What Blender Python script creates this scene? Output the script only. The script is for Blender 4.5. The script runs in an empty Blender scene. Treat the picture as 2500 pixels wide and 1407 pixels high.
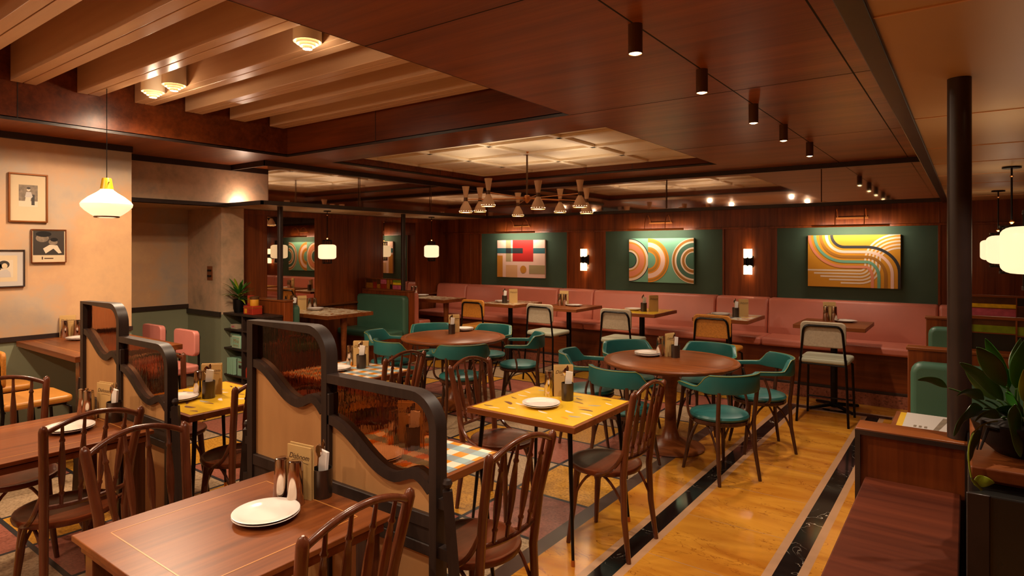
import bpy, math, random
from mathutils import Vector, Matrix
random.seed(7)
PI = math.pi
S = bpy.context.scene
C = bpy.context.collection

# ------------------------------------------------------------------ camera, world, exposure, main lights
cam_d = bpy.data.cameras.new('camera'); cam = bpy.data.objects.new('camera', cam_d); C.objects.link(cam)
cam_d.sensor_width = 36; cam_d.lens = 36 * 1512 / 2500.0
cam_d.shift_y = -95.5 / 2500.0; cam_d.clip_start = 0.02
cam.location = (0, 0, 1.68); cam.rotation_euler = (PI / 2, 0, math.atan(1112 / 1512.0))
S.camera = cam
w = bpy.data.worlds.new('world'); S.world = w; w.use_nodes = True
w.node_tree.nodes['Background'].inputs[0].default_value = (1.0, .62, .36, 1)
w.node_tree.nodes['Background'].inputs[1].default_value = .04
S.view_settings.view_transform = 'Standard'; S.view_settings.look = 'None'
S.view_settings.gamma = 1; S.view_settings.use_curve_mapping = False
S.view_settings.exposure = 0.15
WARM = (1.0, .74, .50); WARM2 = (1.0, .80, .60)

def light(kind, name, loc, power, col=WARM, size=.05, rot=(0, 0, 0), spot=None, blend=.6, sy=None):
    d = bpy.data.lights.new(name, kind); d.energy = power; d.color = col
    if kind == 'AREA':
        d.size = size
        if sy: d.shape = 'RECTANGLE'; d.size_y = sy
    else: d.shadow_soft_size = size
    if spot: d.spot_size = math.radians(spot); d.spot_blend = blend
    o = bpy.data.objects.new(name, d); C.objects.link(o); o.location = loc; o.rotation_euler = rot
    return o

SPOTS_Y = [6.56, 5.5, 4.6, 3.53, 2.64, 1.7, .8, -.2, -1.2]  # the later ones are out of view, added to the row as warm fill
for y in SPOTS_Y:
    light('SPOT', 'spot_lamp_light', (-1.235, y, 2.56), 60, WARM2, .03, spot=115, blend=.8)
BEAM_LAMPS = [(-3.42, 2.43), (-5.57, 2.43), (-5.2, 2.43), (-3.42, .55), (-5.4, .55), (-3.42, -1.3), (-5.4, -1.3)]  # lamps nearer the viewer are unseen, added to carry on the grid as fill
for x, y in BEAM_LAMPS:
    light('SPOT', 'louvre_lamp_light', (x, y, 2.955), 105, WARM, .05, spot=170, blend=.6); light('POINT', 'louvre_lamp_glow', (x, y, 2.945), 3.5, WARM, .03)

# ------------------------------------------------------------------ materials
def lin(h):
    h = h.lstrip('#'); r = []
    for i in (0, 2, 4):
        c = int(h[i:i + 2], 16) / 255.0
        r.append(c / 12.92 if c <= .04045 else ((c + .055) / 1.055) ** 2.4)
    return (r[0], r[1], r[2], 1)

def base(name):
    m = bpy.data.materials.new(name); m.use_nodes = True
    nt = m.node_tree; b = nt.nodes['Principled BSDF']
    return m, nt, b

def mat(name, col, rough=.5, metal=0, emit=0, ecol=None, var=0, vs=8, bump=0, bs=200, coat=0, spec=.5):
    m, nt, b = base(name); c = lin(col)
    b.inputs['Base Color'].default_value = c; b.inputs['Roughness'].default_value = rough
    b.inputs['Metallic'].default_value = metal; b.inputs['Specular IOR Level'].default_value = spec
    if coat: b.inputs['Coat Weight'].default_value = coat; b.inputs['Coat Roughness'].default_value = .15
    if emit:
        b.inputs['Emission Color'].default_value = lin(ecol or col); b.inputs['Emission Strength'].default_value = emit
    L = nt.links; N = nt.nodes
    if var or bump:
        tc = N.new('ShaderNodeTexCoord')
    if var:
        n = N.new('ShaderNodeTexNoise'); n.inputs['Scale'].default_value = vs; n.inputs['Detail'].default_value = 5
        L.new(tc.outputs['Object'], n.inputs['Vector'])
        mr = N.new('ShaderNodeMapRange'); mr.inputs[1].default_value = .3; mr.inputs[2].default_value = .7
        mr.inputs[3].default_value = 1 - var; mr.inputs[4].default_value = 1 + var
        L.new(n.outputs['Fac'], mr.inputs[0])
        mx = N.new('ShaderNodeVectorMath'); mx.operation = 'SCALE'; mx.inputs[0].default_value = c[:3]
        L.new(mr.outputs[0], mx.inputs['Scale']); L.new(mx.outputs[0], b.inputs['Base Color'])
    if bump:
        n2 = N.new('ShaderNodeTexNoise'); n2.inputs['Scale'].default_value = bs
        L.new(tc.outputs['Object'], n2.inputs['Vector'])
        bp = N.new('ShaderNodeBump'); bp.inputs['Strength'].default_value = bump; bp.inputs['Distance'].default_value = .002
        L.new(n2.outputs['Fac'], bp.inputs['Height']); L.new(bp.outputs[0], b.inputs['Normal'])
    return m

def wood(name, dark, light_, axis=2, rough=.35, sc=1.0, coat=.0, bump=.1, spec=.32):
    m, nt, b = base(name); b.inputs['Specular IOR Level'].default_value = spec; N = nt.nodes; L = nt.links
    tc = N.new('ShaderNodeTexCoord'); mp = N.new('ShaderNodeMapping')
    s = [26 * sc] * 3; s[axis] = 1.1 * sc; mp.inputs['Scale'].default_value = s
    L.new(tc.outputs['Object'], mp.inputs['Vector'])
    n = N.new('ShaderNodeTexNoise'); n.inputs['Scale'].default_value = 1; n.inputs['Detail'].default_value = 7
    n.inputs['Roughness'].default_value = .62; n.inputs['Distortion'].default_value = .35
    L.new(mp.outputs[0], n.inputs['Vector'])
    mp2 = N.new('ShaderNodeMapping'); s2 = [5 * sc] * 3; s2[axis] = .5 * sc; mp2.inputs['Scale'].default_value = s2
    L.new(tc.outputs['Object'], mp2.inputs['Vector'])
    n2 = N.new('ShaderNodeTexNoise'); n2.inputs['Scale'].default_value = 1; n2.inputs['Detail'].default_value = 3
    L.new(mp2.outputs[0], n2.inputs['Vector'])
    ad = N.new('ShaderNodeMath'); ad.operation = 'ADD'; L.new(n.outputs['Fac'], ad.inputs[0]); L.new(n2.outputs['Fac'], ad.inputs[1])
    r = N.new('ShaderNodeValToRGB'); r.color_ramp.elements[0].position = .75; r.color_ramp.elements[1].position = 1.22
    mr = N.new('ShaderNodeMapRange'); mr.inputs[1].default_value = .72; mr.inputs[2].default_value = 1.28
    L.new(ad.outputs[0], mr.inputs[0]); L.new(mr.outputs[0], r.inputs[0])
    r.color_ramp.elements[0].position = 0; r.color_ramp.elements[1].position = 1
    r.color_ramp.elements[0].color = lin(dark); r.color_ramp.elements[1].color = lin(light_)
    L.new(r.outputs[0], b.inputs['Base Color']); b.inputs['Roughness'].default_value = rough
    if coat: b.inputs['Coat Weight'].default_value = coat; b.inputs['Coat Roughness'].default_value = .2
    bp = N.new('ShaderNodeBump'); bp.inputs['Strength'].default_value = bump; bp.inputs['Distance'].default_value = .002
    L.new(n.outputs['Fac'], bp.inputs['Height']); L.new(bp.outputs[0], b.inputs['Normal'])
    return m

def ramp_noise(name, cols, scale=3, detail=8, rough=.6, mapping=(1, 1, 1), dist=0, voro=False, bump=0, coat=0, sharp=False):
    m, nt, b = base(name); N = nt.nodes; L = nt.links
    tc = N.new('ShaderNodeTexCoord'); mp = N.new('ShaderNodeMapping'); mp.inputs['Scale'].default_value = mapping
    L.new(tc.outputs['Object'], mp.inputs['Vector'])
    if voro:
        n = N.new('ShaderNodeTexVoronoi'); n.inputs['Scale'].default_value = scale
        sp = N.new('ShaderNodeSeparateColor'); L.new(mp.outputs[0], n.inputs['Vector']); L.new(n.outputs['Color'], sp.inputs[0]); out = sp.outputs[0]
    else:
        n = N.new('ShaderNodeTexNoise'); n.inputs['Scale'].default_value = scale; n.inputs['Detail'].default_value = detail
        n.inputs['Distortion'].default_value = dist; n.inputs['Roughness'].default_value = .62
        L.new(mp.outputs[0], n.inputs['Vector']); out = n.outputs['Fac']
    r = N.new('ShaderNodeValToRGB'); L.new(out, r.inputs[0])
    if sharp: r.color_ramp.interpolation = 'CONSTANT'
    el = r.color_ramp.elements
    el[0].position = cols[0][0]; el[0].color = lin(cols[0][1]); el[1].position = cols[-1][0]; el[1].color = lin(cols[-1][1])
    for p, c in cols[1:-1]:
        e = el.new(p); e.color = lin(c)
    L.new(r.outputs[0], b.inputs['Base Color']); b.inputs['Roughness'].default_value = rough
    if coat: b.inputs['Coat Weight'].default_value = coat; b.inputs['Coat Roughness'].default_value = .12
    if bump:
        bp = N.new('ShaderNodeBump'); bp.inputs['Strength'].default_value = bump; bp.inputs['Distance'].default_value = .003
        L.new(out, bp.inputs['Height']); L.new(bp.outputs[0], b.inputs['Normal'])
    return m

def veins(name, c0, c1, vein, scale, width, rough=.15, mapping=(1, 1, 1), dens=.5):
    """marble: soft two-tone body with thin crack-like veins"""
    m, nt, b = base(name); N = nt.nodes; L = nt.links
    tc = N.new('ShaderNodeTexCoord'); mp = N.new('ShaderNodeMapping'); mp.inputs['Scale'].default_value = mapping
    L.new(tc.outputs['Object'], mp.inputs['Vector'])
    n = N.new('ShaderNodeTexNoise'); n.inputs['Scale'].default_value = scale * .6; n.inputs['Detail'].default_value = 8; n.inputs['Distortion'].default_value = 1.2
    L.new(mp.outputs[0], n.inputs['Vector'])
    r = N.new('ShaderNodeValToRGB'); L.new(n.outputs['Fac'], r.inputs[0])
    r.color_ramp.elements[0].position = .35; r.color_ramp.elements[1].position = .65
    r.color_ramp.elements[0].color = lin(c0); r.color_ramp.elements[1].color = lin(c1)
    wv = N.new('ShaderNodeTexNoise'); wv.inputs['Scale'].default_value = scale * 1.6; wv.inputs['Detail'].default_value = 4; wv.inputs['Distortion'].default_value = 1.5
    L.new(mp.outputs[0], wv.inputs['Vector'])
    sub = N.new('ShaderNodeMath'); sub.operation = 'SUBTRACT'; sub.inputs[1].default_value = .5; L.new(wv.outputs['Fac'], sub.inputs[0])
    ab = N.new('ShaderNodeMath'); ab.operation = 'ABSOLUTE'; L.new(sub.outputs[0], ab.inputs[0])
    mr = N.new('ShaderNodeMapRange'); mr.inputs[1].default_value = 0; mr.inputs[2].default_value = width; mr.inputs[3].default_value = 1; mr.inputs[4].default_value = 0
    L.new(ab.outputs[0], mr.inputs[0])
    n3 = N.new('ShaderNodeTexNoise'); n3.inputs['Scale'].default_value = scale * .9; L.new(mp.outputs[0], n3.inputs['Vector'])
    m3 = N.new('ShaderNodeMapRange'); m3.inputs[1].default_value = dens; m3.inputs[2].default_value = dens + .12; L.new(n3.outputs['Fac'], m3.inputs[0])
    mu = N.new('ShaderNodeMath'); mu.operation = 'MULTIPLY'; L.new(mr.outputs[0], mu.inputs[0]); L.new(m3.outputs[0], mu.inputs[1])
    mx = N.new('ShaderNodeMix'); mx.data_type = 'RGBA'; L.new(mu.outputs[0], mx.inputs[0]); L.new(r.outputs[0], mx.inputs[6]); mx.inputs[7].default_value = lin(vein)
    L.new(mx.outputs[2], b.inputs['Base Color']); b.inputs['Roughness'].default_value = rough
    return m

def gingham(name):
    m, nt, b = base(name); N = nt.nodes; L = nt.links
    tc = N.new('ShaderNodeTexCoord'); sx = N.new('ShaderNodeSeparateXYZ'); L.new(tc.outputs['Object'], sx.inputs[0])
    def stripe(out, off):
        a = N.new('ShaderNodeMath'); a.operation = 'ADD'; a.inputs[1].default_value = 10 + off; L.new(out, a.inputs[0])
        d = N.new('ShaderNodeMath'); d.operation = 'DIVIDE'; d.inputs[1].default_value = .118; L.new(a.outputs[0], d.inputs[0])
        f = N.new('ShaderNodeMath'); f.operation = 'FRACT'; L.new(d.outputs[0], f.inputs[0])
        g = N.new('ShaderNodeMath'); g.operation = 'GREATER_THAN'; g.inputs[1].default_value = .5; L.new(f.outputs[0], g.inputs[0])
        return g.outputs[0]
    a = stripe(sx.outputs[0], 0); c = stripe(sx.outputs[1], .02)
    m1 = N.new('ShaderNodeMix'); m1.data_type = 'RGBA'; m1.inputs[6].default_value = lin('#E4D6C0'); m1.inputs[7].default_value = lin('#D2862A'); L.new(a, m1.inputs[0])
    hf = N.new('ShaderNodeMath'); hf.operation = 'MULTIPLY'; hf.inputs[1].default_value = .72; L.new(c, hf.inputs[0])
    m2 = N.new('ShaderNodeMix'); m2.data_type = 'RGBA'; L.new(m1.outputs[2], m2.inputs[6]); m2.inputs[7].default_value = lin('#4E92A6'); L.new(hf.outputs[0], m2.inputs[0])
    L.new(m2.outputs[2], b.inputs['Base Color']); b.inputs['Roughness'].default_value = .18
    return m

def glassy(name, col):
    m, nt, b = base(name); N = nt.nodes; L = nt.links
    b.inputs['Base Color'].default_value = lin(col); b.inputs['Transmission Weight'].default_value = 1
    b.inputs['Roughness'].default_value = 0.0; b.inputs['IOR'].default_value = 1.25
    tc = N.new('ShaderNodeTexCoord'); mp = N.new('ShaderNodeMapping'); mp.inputs['Scale'].default_value = (45, 45, 9)
    L.new(tc.outputs['Object'], mp.inputs['Vector'])
    n = N.new('ShaderNodeTexNoise'); n.inputs['Scale'].default_value = 1; n.inputs['Detail'].default_value = 2; L.new(mp.outputs[0], n.inputs['Vector'])
    bp = N.new('ShaderNodeBump'); bp.inputs['Strength'].default_value = .24; bp.inputs['Distance'].default_value = .004
    L.new(n.outputs['Fac'], bp.inputs['Height']); L.new(bp.outputs[0], b.inputs['Normal'])
    return m

M = {}
M['panel'] = wood('panelling_wood', '#54240C', '#8A441A', 2, .32, 1.2)
M['panel_h'] = wood('horizontal_panelling_wood', '#4E220C', '#7E3C18', 0, .32, 1.0)
M['ceil'] = wood('ceiling_veneer', '#68300F', '#98501E', 0, .36, .8, bump=.3, spec=.5)
M['walnut'] = wood('walnut_top', '#5C2C12', '#8C4C22', 0, .34, 1.1)
M['walnut_y'] = wood('walnut_top_crossgrain', '#5C2C12', '#8C4C22', 1, .34, 1.1)
M['bent'] = wood('bentwood', '#43200F', '#6E3820', 2, .25, 1.5, coat=.4)
M['darkbent'] = wood('dark_bentwood', '#33190D', '#533020', 2, .25, 1.5, coat=.3)
M['seat'] = wood('plywood_seat', '#401A0A', '#733417', 0, .3, .9, coat=.1)
M['beam'] = wood('painted_beam', '#CDA27C', '#DDB890', 0, .28, .6, bump=.25, spec=.5)
M['inlay'] = mat('inlay_line', '#B97A3A', .35)
M['black'] = mat('blackened_trim', '#2E221E', .35, var=.2, vs=12)
M['joint'] = mat('joint_shadow_gap', '#0B0605', .8)
M['frame'] = wood('ebonised_wood', '#241A16', '#3A2B24', 2, .45, 1.0)
M['metal'] = mat('black_tube_metal', '#15110F', .3, .6)
M['plaster'] = ramp_noise('aged_plaster', [(.3, '#A2968A'), (.42, '#B8A086'), (.52, '#C89E76'), (.62, '#D4AA7C'), (.74, '#C09C78')], 1.1, 14, .5, dist=.1, bump=.3)
M['plaster2'] = ramp_noise('worn_plaster', [(.28, '#8A7A68'), (.42, '#B39A7E'), (.56, '#CBA98A'), (.7, '#AE9C88')], 3.2, 15, .4, dist=.2, bump=.3)
M['sage'] = mat('sage_dado_paint', '#80846A', .55, var=.06, vs=2)
M['cream'] = mat('cream_soffit', '#C29C6C', .35, var=.04, vs=3)
M['coffer'] = mat('coffer_cream', '#EAD6B4', .6, var=.03)
M['green_wall'] = mat('green_felt_panel', '#3D5443', .85, var=.1, vs=3)
M['pink'] = mat('pink_leather', '#C4705A', .42, var=.05, vs=4, bump=.15, bs=300)
M['pink2'] = mat('rose_leather', '#C0776A', .45, var=.04)
M['green'] = mat('green_leather', '#3E6450', .4, var=.06, vs=4, bump=.1, bs=300)
M['teal'] = mat('teal_leather', '#205C58', .36, var=.08, vs=6, bump=.1, bs=350)
M['pipe'] = mat('olive_piping', '#7E7A2A', .5)
M['greyfab'] = mat('grey_weave', '#A8977E', .8, var=.1, vs=60, bump=.4, bs=500)
M['greyseat'] = mat('grey_seat_vinyl', '#A5A48C', .5, var=.04)
M['orange'] = mat('woven_orange_cane', '#B9741F', .6, var=.2, vs=90, bump=.5, bs=300)
M['orangeseat'] = mat('orange_seat_vinyl', '#B97A2C', .4, var=.08, vs=10)
M['plate'] = mat('white_porcelain', '#EADFD6', .15, coat=.5)
M['steel'] = mat('polished_steel', '#C9B8A8', .12, 1)
M['steel_d'] = mat('brushed_pewter', '#5D5248', .35, .9)
M['brass'] = mat('aged_brass', '#C27C42', .38, .8)
M['brass_d'] = mat('dark_bronze', '#5E3D20', .45, .2)
M['paper'] = mat('menu_card', '#C49E62', .6, var=.04)
M['ink'] = mat('brown_ink', '#4A2D1A', .7)
M['napkin'] = mat('white_napkin', '#E3D9CF', .8)
M['pot'] = mat('black_pot', '#0D0A09', .4, spec=.3)
M['mirror'] = mat('antique_mirror', '#DCD0CA', .035, 1)
M['mirror_c'] = mat('clear_mirror', '#C8B8A8', .02, 1)
M['gold'] = veins('yellow_marble', '#A5641A', '#C88A2E', '#7A3F12', 2.6, .014, .17, (.8, 2.2, 1), .44)
M['blackm'] = veins('black_marble', '#120E0D', '#1D1816', '#D8C9B4', 2.6, .006, .1, (1, 1, 1), .5)
M['creamstrip'] = mat('cream_marble_strip', '#AC8260', .25, var=.1, vs=4)
M['t_pink'] = ramp_noise('pink_terrazzo', [(.3, '#6E3A2C'), (.45, '#8E5142'), (.65, '#A4624F')], 60, 4, .3)
M['t_yel'] = ramp_noise('yellow_terrazzo', [(.35, '#8A5A14'), (.5, '#BC8428'), (.65, '#C9963C')], 60, 4, .3)
M['t_cream'] = ramp_noise('cream_terrazzo', [(.35, '#7E6850'), (.5, '#A68B6C'), (.65, '#B39A7C')], 60, 4, .3)
M['t_grey'] = mat('grey_stone_band', '#4C3A32', .3, var=.12, vs=5)
M['t_blue'] = mat('dark_grout_line', '#1E1C20', .4)
M['granite'] = ramp_noise('pink_granite_skirting', [(.32, '#4A2418'), (.45, '#8A4E38'), (.7, '#9C5F48')], 45, 5, .35)
M['ging'] = gingham('gingham_tabletop')
M['yellowtop'] = mat('yellow_laminate', '#DDB02C', .2, var=.04)
M['terr'] = ramp_noise('terrazzo_tabletop', [(0, '#D9C3A0'), (.45, '#E0CDB0'), (.62, '#B98A50'), (.74, '#9A5A30'), (.84, '#C7B596')], 17, rough=.2, voro=True, sharp=True, mapping=(1, 1.6, 1))
M['mosaic'] = ramp_noise('mosaic_tabletop', [(0, '#C9B79A'), (.35, '#B86A4A'), (.5, '#4F7C8C'), (.65, '#D0A048'), (.8, '#D8CDB8')], 14, rough=.25, voro=True, sharp=True)
M['amber'] = glassy('amber_textured_glass', '#A4683E')
M['beige'] = ramp_noise('beige_screen_panel', [(.35, '#A9794A'), (.65, '#BF8D58')], 3, 4, .45, mapping=(1, 1, .3))
M['glow'] = mat('opal_glass', '#F4E4C4', .25, emit=1.0, ecol='#FFE2B0')
M['glow2'] = mat('opal_glass_bright', '#F0E0C4', .25, emit=1.05, ecol='#FFE0B0', var=.0)
M['tube'] = mat('lit_glass_tube', '#FFF0D8', .3, emit=3.0, ecol='#FFE0AC')
M['bulb'] = mat('lamp_bulb', '#FFF0D0', .4, emit=14, ecol='#FFD898')
M['glow_in'] = mat('lit_lamp_interior', '#FFE8C0', .4, emit=6, ecol='#FFE2B0')
M['ribbed'] = mat('ribbed_ceramic', '#CDA684', .6)
M['lampwhite'] = mat('white_enamel', '#E8D8BC', .35)
M['mustard'] = mat('mustard_enamel', '#C89A1E', .35)
M['leaf'] = mat('glossy_green_leaf', '#2E6B1E', .3, var=.2, vs=8)
M['leaf_d'] = mat('dark_green_leaf', '#3C5A26', .28, var=.25, vs=8)
M['leaf_y'] = mat('lime_green_leaf', '#7E8A1E', .35)
M['soil'] = mat('dark_soil', '#1C120C', .95, bump=1, bs=80)
M['red'] = mat('red_tin', '#A8301E', .35)
M['mint'] = mat('mint_card', '#8FB89C', .5)
M['g1'] = mat('photo_dark_grey', '#332A22', .6); M['g2'] = mat('photo_mid_grey', '#7A6A58', .6, var=.3, vs=40); M['g3'] = mat('photo_light_grey', '#CFBFA6', .6)
M['mount'] = mat('photo_mount', '#CDB794', .7); M['mountw'] = mat('white_mount', '#B9B0A8', .7)
M['goldframe'] = mat('gilt_frame', '#8A4E1A', .35, .4)
for k, c in dict(a_red='#B8221C', a_teal='#2C5F66', a_ink='#26262A', a_cream='#E6CFB6', a_sand='#D9A878', a_tan='#A8966C', a_och='#C8862A', a_mint='#6CA287',
                 a_dgreen='#3F6A55', a_orange='#D98A1E', a_pink='#DE8A66', a_rose='#EBC5B4', a_brown='#A06A1E', a_olive='#AE7A26', a_mar='#4A1A1C', a_gold='#D08F1C').items():
    M[k] = mat('paint_' + k[2:], c, .6)
for k, c in dict(s_yel='#D8B01A', s_pink='#B8566A', s_brown='#4E2C12', s_och='#9A6416', s_green='#6E7E14', s_dark='#1E1B1A', s_red='#8A2418').items():
    M[k] = mat('stained_glass_' + k[2:], c, .3, var=.25, vs=20)
M['chipgrey'] = mat('grey_chip', '#A39A8C', .3); M['chipbrown'] = mat('brown_chip', '#6A4030', .3)
M['charcoal'] = mat('dark_lacquer', '#1F1E1C', .22, var=.3, vs=3)

# ------------------------------------------------------------------ mesh builder
class MB:
    def __init__(s): s.v = []; s.f = []; s.m = []
    def face(s, idx, m=0): s.f.append(idx); s.m.append(m)
    def quad(s, pts, m=0):
        n = len(s.v); s.v += [tuple(p) for p in pts]; s.face(list(range(n, n + len(pts))), m); return s
    def box(s, x0, x1, y0, y1, z0, z1, m=0):
        if x0 > x1: x0, x1 = x1, x0
        if y0 > y1: y0, y1 = y1, y0
        if z0 > z1: z0, z1 = z1, z0
        n = len(s.v)
        s.v += [(x0, y0, z0), (x1, y0, z0), (x1, y1, z0), (x0, y1, z0), (x0, y0, z1), (x1, y0, z1), (x1, y1, z1), (x0, y1, z1)]
        for q in ((0, 3, 2, 1), (4, 5, 6, 7), (0, 1, 5, 4), (1, 2, 6, 5), (2, 3, 7, 6), (3, 0, 4, 7)): s.face([n + i for i in q], m)
        return s
    def tube(s, pts, r, n=10, m=0, closed=False, cap=True, flat=1.0):
        pts = [Vector(p) for p in pts]; k = len(pts)
        rs = r if isinstance(r, (list, tuple)) else [r] * k
        b = len(s.v); ref = None
        for i, p in enumerate(pts):
            if closed: t = pts[(i + 1) % k] - pts[i - 1]
            else: t = (pts[min(i + 1, k - 1)] - pts[max(i - 1, 0)])
            t.normalize()
            if ref is None:
                ref = Vector((0, 0, 1)) if abs(t.z) < .9 else Vector((1, 0, 0))
            u = ref - t * ref.dot(t); u.normalize(); ref = u; v = t.cross(u)
            for j in range(n):
                a = 2 * PI * j / n
                s.v.append(tuple(p + u * (math.cos(a) * rs[i]) + v * (math.sin(a) * rs[i] * flat)))
        for i in range(k if closed else k - 1):
            i2 = (i + 1) % k
            for j in range(n):
                j2 = (j + 1) % n
                s.face([b + i * n + j, b + i * n + j2, b + i2 * n + j2, b + i2 * n + j], m)
        if cap and not closed:
            s.face([b + j for j in range(n)][::-1], m); s.face([b + (k - 1) * n + j for j in range(n)], m)
        return s
    def lathe(s, prof, n=32, c=(0, 0, 0), m=0, cap=True, ms=None):
        b = len(s.v); k = len(prof)
        for r, z in prof:
            for j in range(n):
                a = 2 * PI * j / n; s.v.append((c[0] + r * math.cos(a), c[1] + r * math.sin(a), c[2] + z))
        for i in range(k - 1):
            for j in range(n):
                j2 = (j + 1) % n
                s.face([b + i * n + j, b + i * n + j2, b + (i + 1) * n + j2, b + (i + 1) * n + j], ms[i] if ms else m)
        if cap:
            s.face([b + j for j in range(n)][::-1], ms[0] if ms else m); s.face([b + (k - 1) * n + j for j in range(n)], ms[-1] if ms else m)
        return s
    def prism(s, poly, f0, f1, m=0):
        """poly: 2-D outline, f0/f1 map (u,v)->3-D for the two faces"""
        n = len(poly); b = len(s.v)
        s.v += [tuple(f0(*p)) for p in poly] + [tuple(f1(*p)) for p in poly]
        s.face(list(range(b, b + n)), m); s.face(list(range(b + n, b + 2 * n))[::-1], m)
        for i in range(n):
            j = (i + 1) % n; s.face([b + j, b + i, b + n + i, b + n + j], m)
        return s
    def strip(s, a, c, m=0):
        b = len(s.v); n = len(a); s.v += [tuple(p) for p in a] + [tuple(p) for p in c]
        for i in range(n - 1): s.face([b + i, b + i + 1, b + n + i + 1, b + n + i], m)
        return s
    def build(s, name, mats, parent=None, bevel=0, seg=2, smooth=True, angle=40, sub=0):
        me = bpy.data.meshes.new(name); me.from_pydata(s.v, [], s.f)
        if not isinstance(mats, (list, tuple)): mats = [mats]
        for q in mats: me.materials.append(M[q] if isinstance(q, str) else q)
        me.polygons.foreach_set('material_index', s.m)
        if smooth:
            me.polygons.foreach_set('use_smooth', [True] * len(s.f)); me.set_sharp_from_angle(angle=math.radians(angle))
        me.update()
        o = bpy.data.objects.new(name, me); C.objects.link(o)
        if parent: o.parent = parent
        if bevel:
            b = o.modifiers.new('bevel', 'BEVEL'); b.width = bevel; b.segments = seg; b.limit_method = 'ANGLE'; b.angle_limit = math.radians(35)
            b.harden_normals = False
        if sub:
            b = o.modifiers.new('sub', 'SUBSURF'); b.levels = sub; b.render_levels = sub
        return o

def tag(o, label, cat, group=None, kind=None):
    if label: o['label'] = label
    if cat: o['category'] = cat
    if group: o['group'] = group
    if kind: o['kind'] = kind
    return o
def struct(o, label=None, cat='wall'):
    o['kind'] = 'structure'
    return o
def empty(name, label, cat, loc=(0, 0, 0), rz=0, group=None):
    o = bpy.data.objects.new(name, None); C.objects.link(o); o.location = loc; o.rotation_euler = (0, 0, rz); o.empty_display_size = .05
    return tag(o, label, cat, group)
def copy_tree(o, parent=None):
    c = o.copy(); C.objects.link(c)
    c.parent = parent
    for ch in KIDS(o): copy_tree(ch, c)
    return c
def KIDS(o): return [k for k in C.objects if k.parent == o]
def place(proto, used, loc, rz, label, group=None):
    """first use moves the prototype itself, later uses copy it"""
    o = proto if not used[0] else copy_tree(proto); used[0] = True
    o.location = loc; o.rotation_euler = (0, 0, rz); o['label'] = label
    if group: o['group'] = group
    return o
def rrect(w, h, r, n=5, cx=0, cy=0):
    p = []
    for sx, sy, a0 in ((1, 1, 0), (-1, 1, 90), (-1, -1, 180), (1, -1, 270)):
        for i in range(n + 1):
            a = math.radians(a0 + 90 * i / n); p.append((cx + sx * (w / 2 - r) + r * math.cos(a), cy + sy * (h / 2 - r) + r * math.sin(a)))
    return p
def bez(p0, p1, p2, n=8):
    p0, p1, p2 = Vector(p0), Vector(p1), Vector(p2)
    return [p0 * (1 - t) ** 2 + p1 * 2 * t * (1 - t) + p2 * t * t for t in [i / n for i in range(n + 1)]]
def text_mesh(s, size, name, m, parent=None, loc=(0, 0, 0), rot=(0, 0, 0), shear=0, ext=.0003, align='CENTER', sx=1):
    cu = bpy.data.curves.new(name, 'FONT'); cu.body = s; cu.size = size; cu.align_x = align; cu.align_y = 'CENTER'; cu.shear = shear; cu.extrude = ext; cu.resolution_u = 3
    t = bpy.data.objects.new(name, cu); C.objects.link(t); bpy.context.view_layer.update()
    me = bpy.data.meshes.new_from_object(t.evaluated_get(bpy.context.evaluated_depsgraph_get()))
    bpy.data.objects.remove(t); me.name = name; me.materials.clear(); me.materials.append(M[m])
    o = bpy.data.objects.new(name, me); C.objects.link(o); o.parent = parent; o.location = loc; o.rotation_euler = rot; o.scale = (sx, 1, 1)
    return o

# ------------------------------------------------------------------ floor
XL, XR, YB, YN = -8.4, 1.6, 8.3, -3.0      # room extents
GX, GY, CX_, CY_ = -1.99, 3.53, .57, .58     # terrazzo grid origin and pitch
fl = MB()
def fq(x0, x1, y0, y1, m): fl.quad([(x0, y0, 0), (x1, y0, 0), (x1, y1, 0), (x0, y1, 0)], m)
b1, b2 = -1.62, -1.435
fq(-1.89, -1.62, YN, 7.30, 0); fq(-1.62, -1.575, YN, 7.255, 1); fq(-1.575, -1.47, YN, 7.21, 2); fq(-1.47, -1.425, YN, 7.06, 1)
fq(-1.425, -.855, YN, 7.06, 0)
fq(-.855, -.81, YN, 7.06, 1); fq(-.81, -.705, YN, 7.105, 2); fq(-.705, -.66, YN, 7.105, 1)
fq(-1.47, -.81, 7.06, 7.105, 1); fq(-1.47, -.60, 7.105, 7.21, 2); fq(-1.62, -.60, 7.21, 7.255, 1) if False else None
fq(-1.575, -.555, 7.21, 7.255, 1); fq(-.60, -.555, 7.105, 7.21, 1); fq(-.81, -.855, 7.06, 7.105, 1) if False else None
fq(-.66, XR, YN, 7.105, 0); fq(-.555, XR, 7.105, 7.255, 0); fq(-1.575, XR, 7.255, YB, 0); fq(-1.62, -1.575, 7.255, YB, 0); fq(-1.89, -1.62, 7.30, YB, 0)
fq(-1.99, -1.89, YN, YB, 3)
cells = MB(); g = .014
nx = int((GX - XL) / CX_) + 1
iy0 = int(math.floor((YN - GY) / CY_)); iy1 = int(math.ceil((YB - GY) / CY_))
for ix in range(nx):
    for iy in range(iy0, iy1):
        x1 = GX - ix * CX_ - (g if ix else 0); x0 = max(GX - (ix + 1) * CX_ + g, XL); y0 = max(GY + iy * CY_ + g, YN); y1 = min(GY + (iy + 1) * CY_ - g, YB)
        fq(x0, x1, y0, y1, 4 + (ix + iy) % 3)
for ix in range(1, nx + 1):
    x = GX - ix * CX_; fq(x - g, x + g, YN, YB, 7)
for iy in range(iy0, iy1 + 1):
    y = GY + iy * CY_
    if YN < y < YB:
        for ix in range(nx):
            fq(max(GX - (ix + 1) * CX_ + g, XL), GX - ix * CX_ - (g if ix else 0), y - g, y + g, 7)
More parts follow.
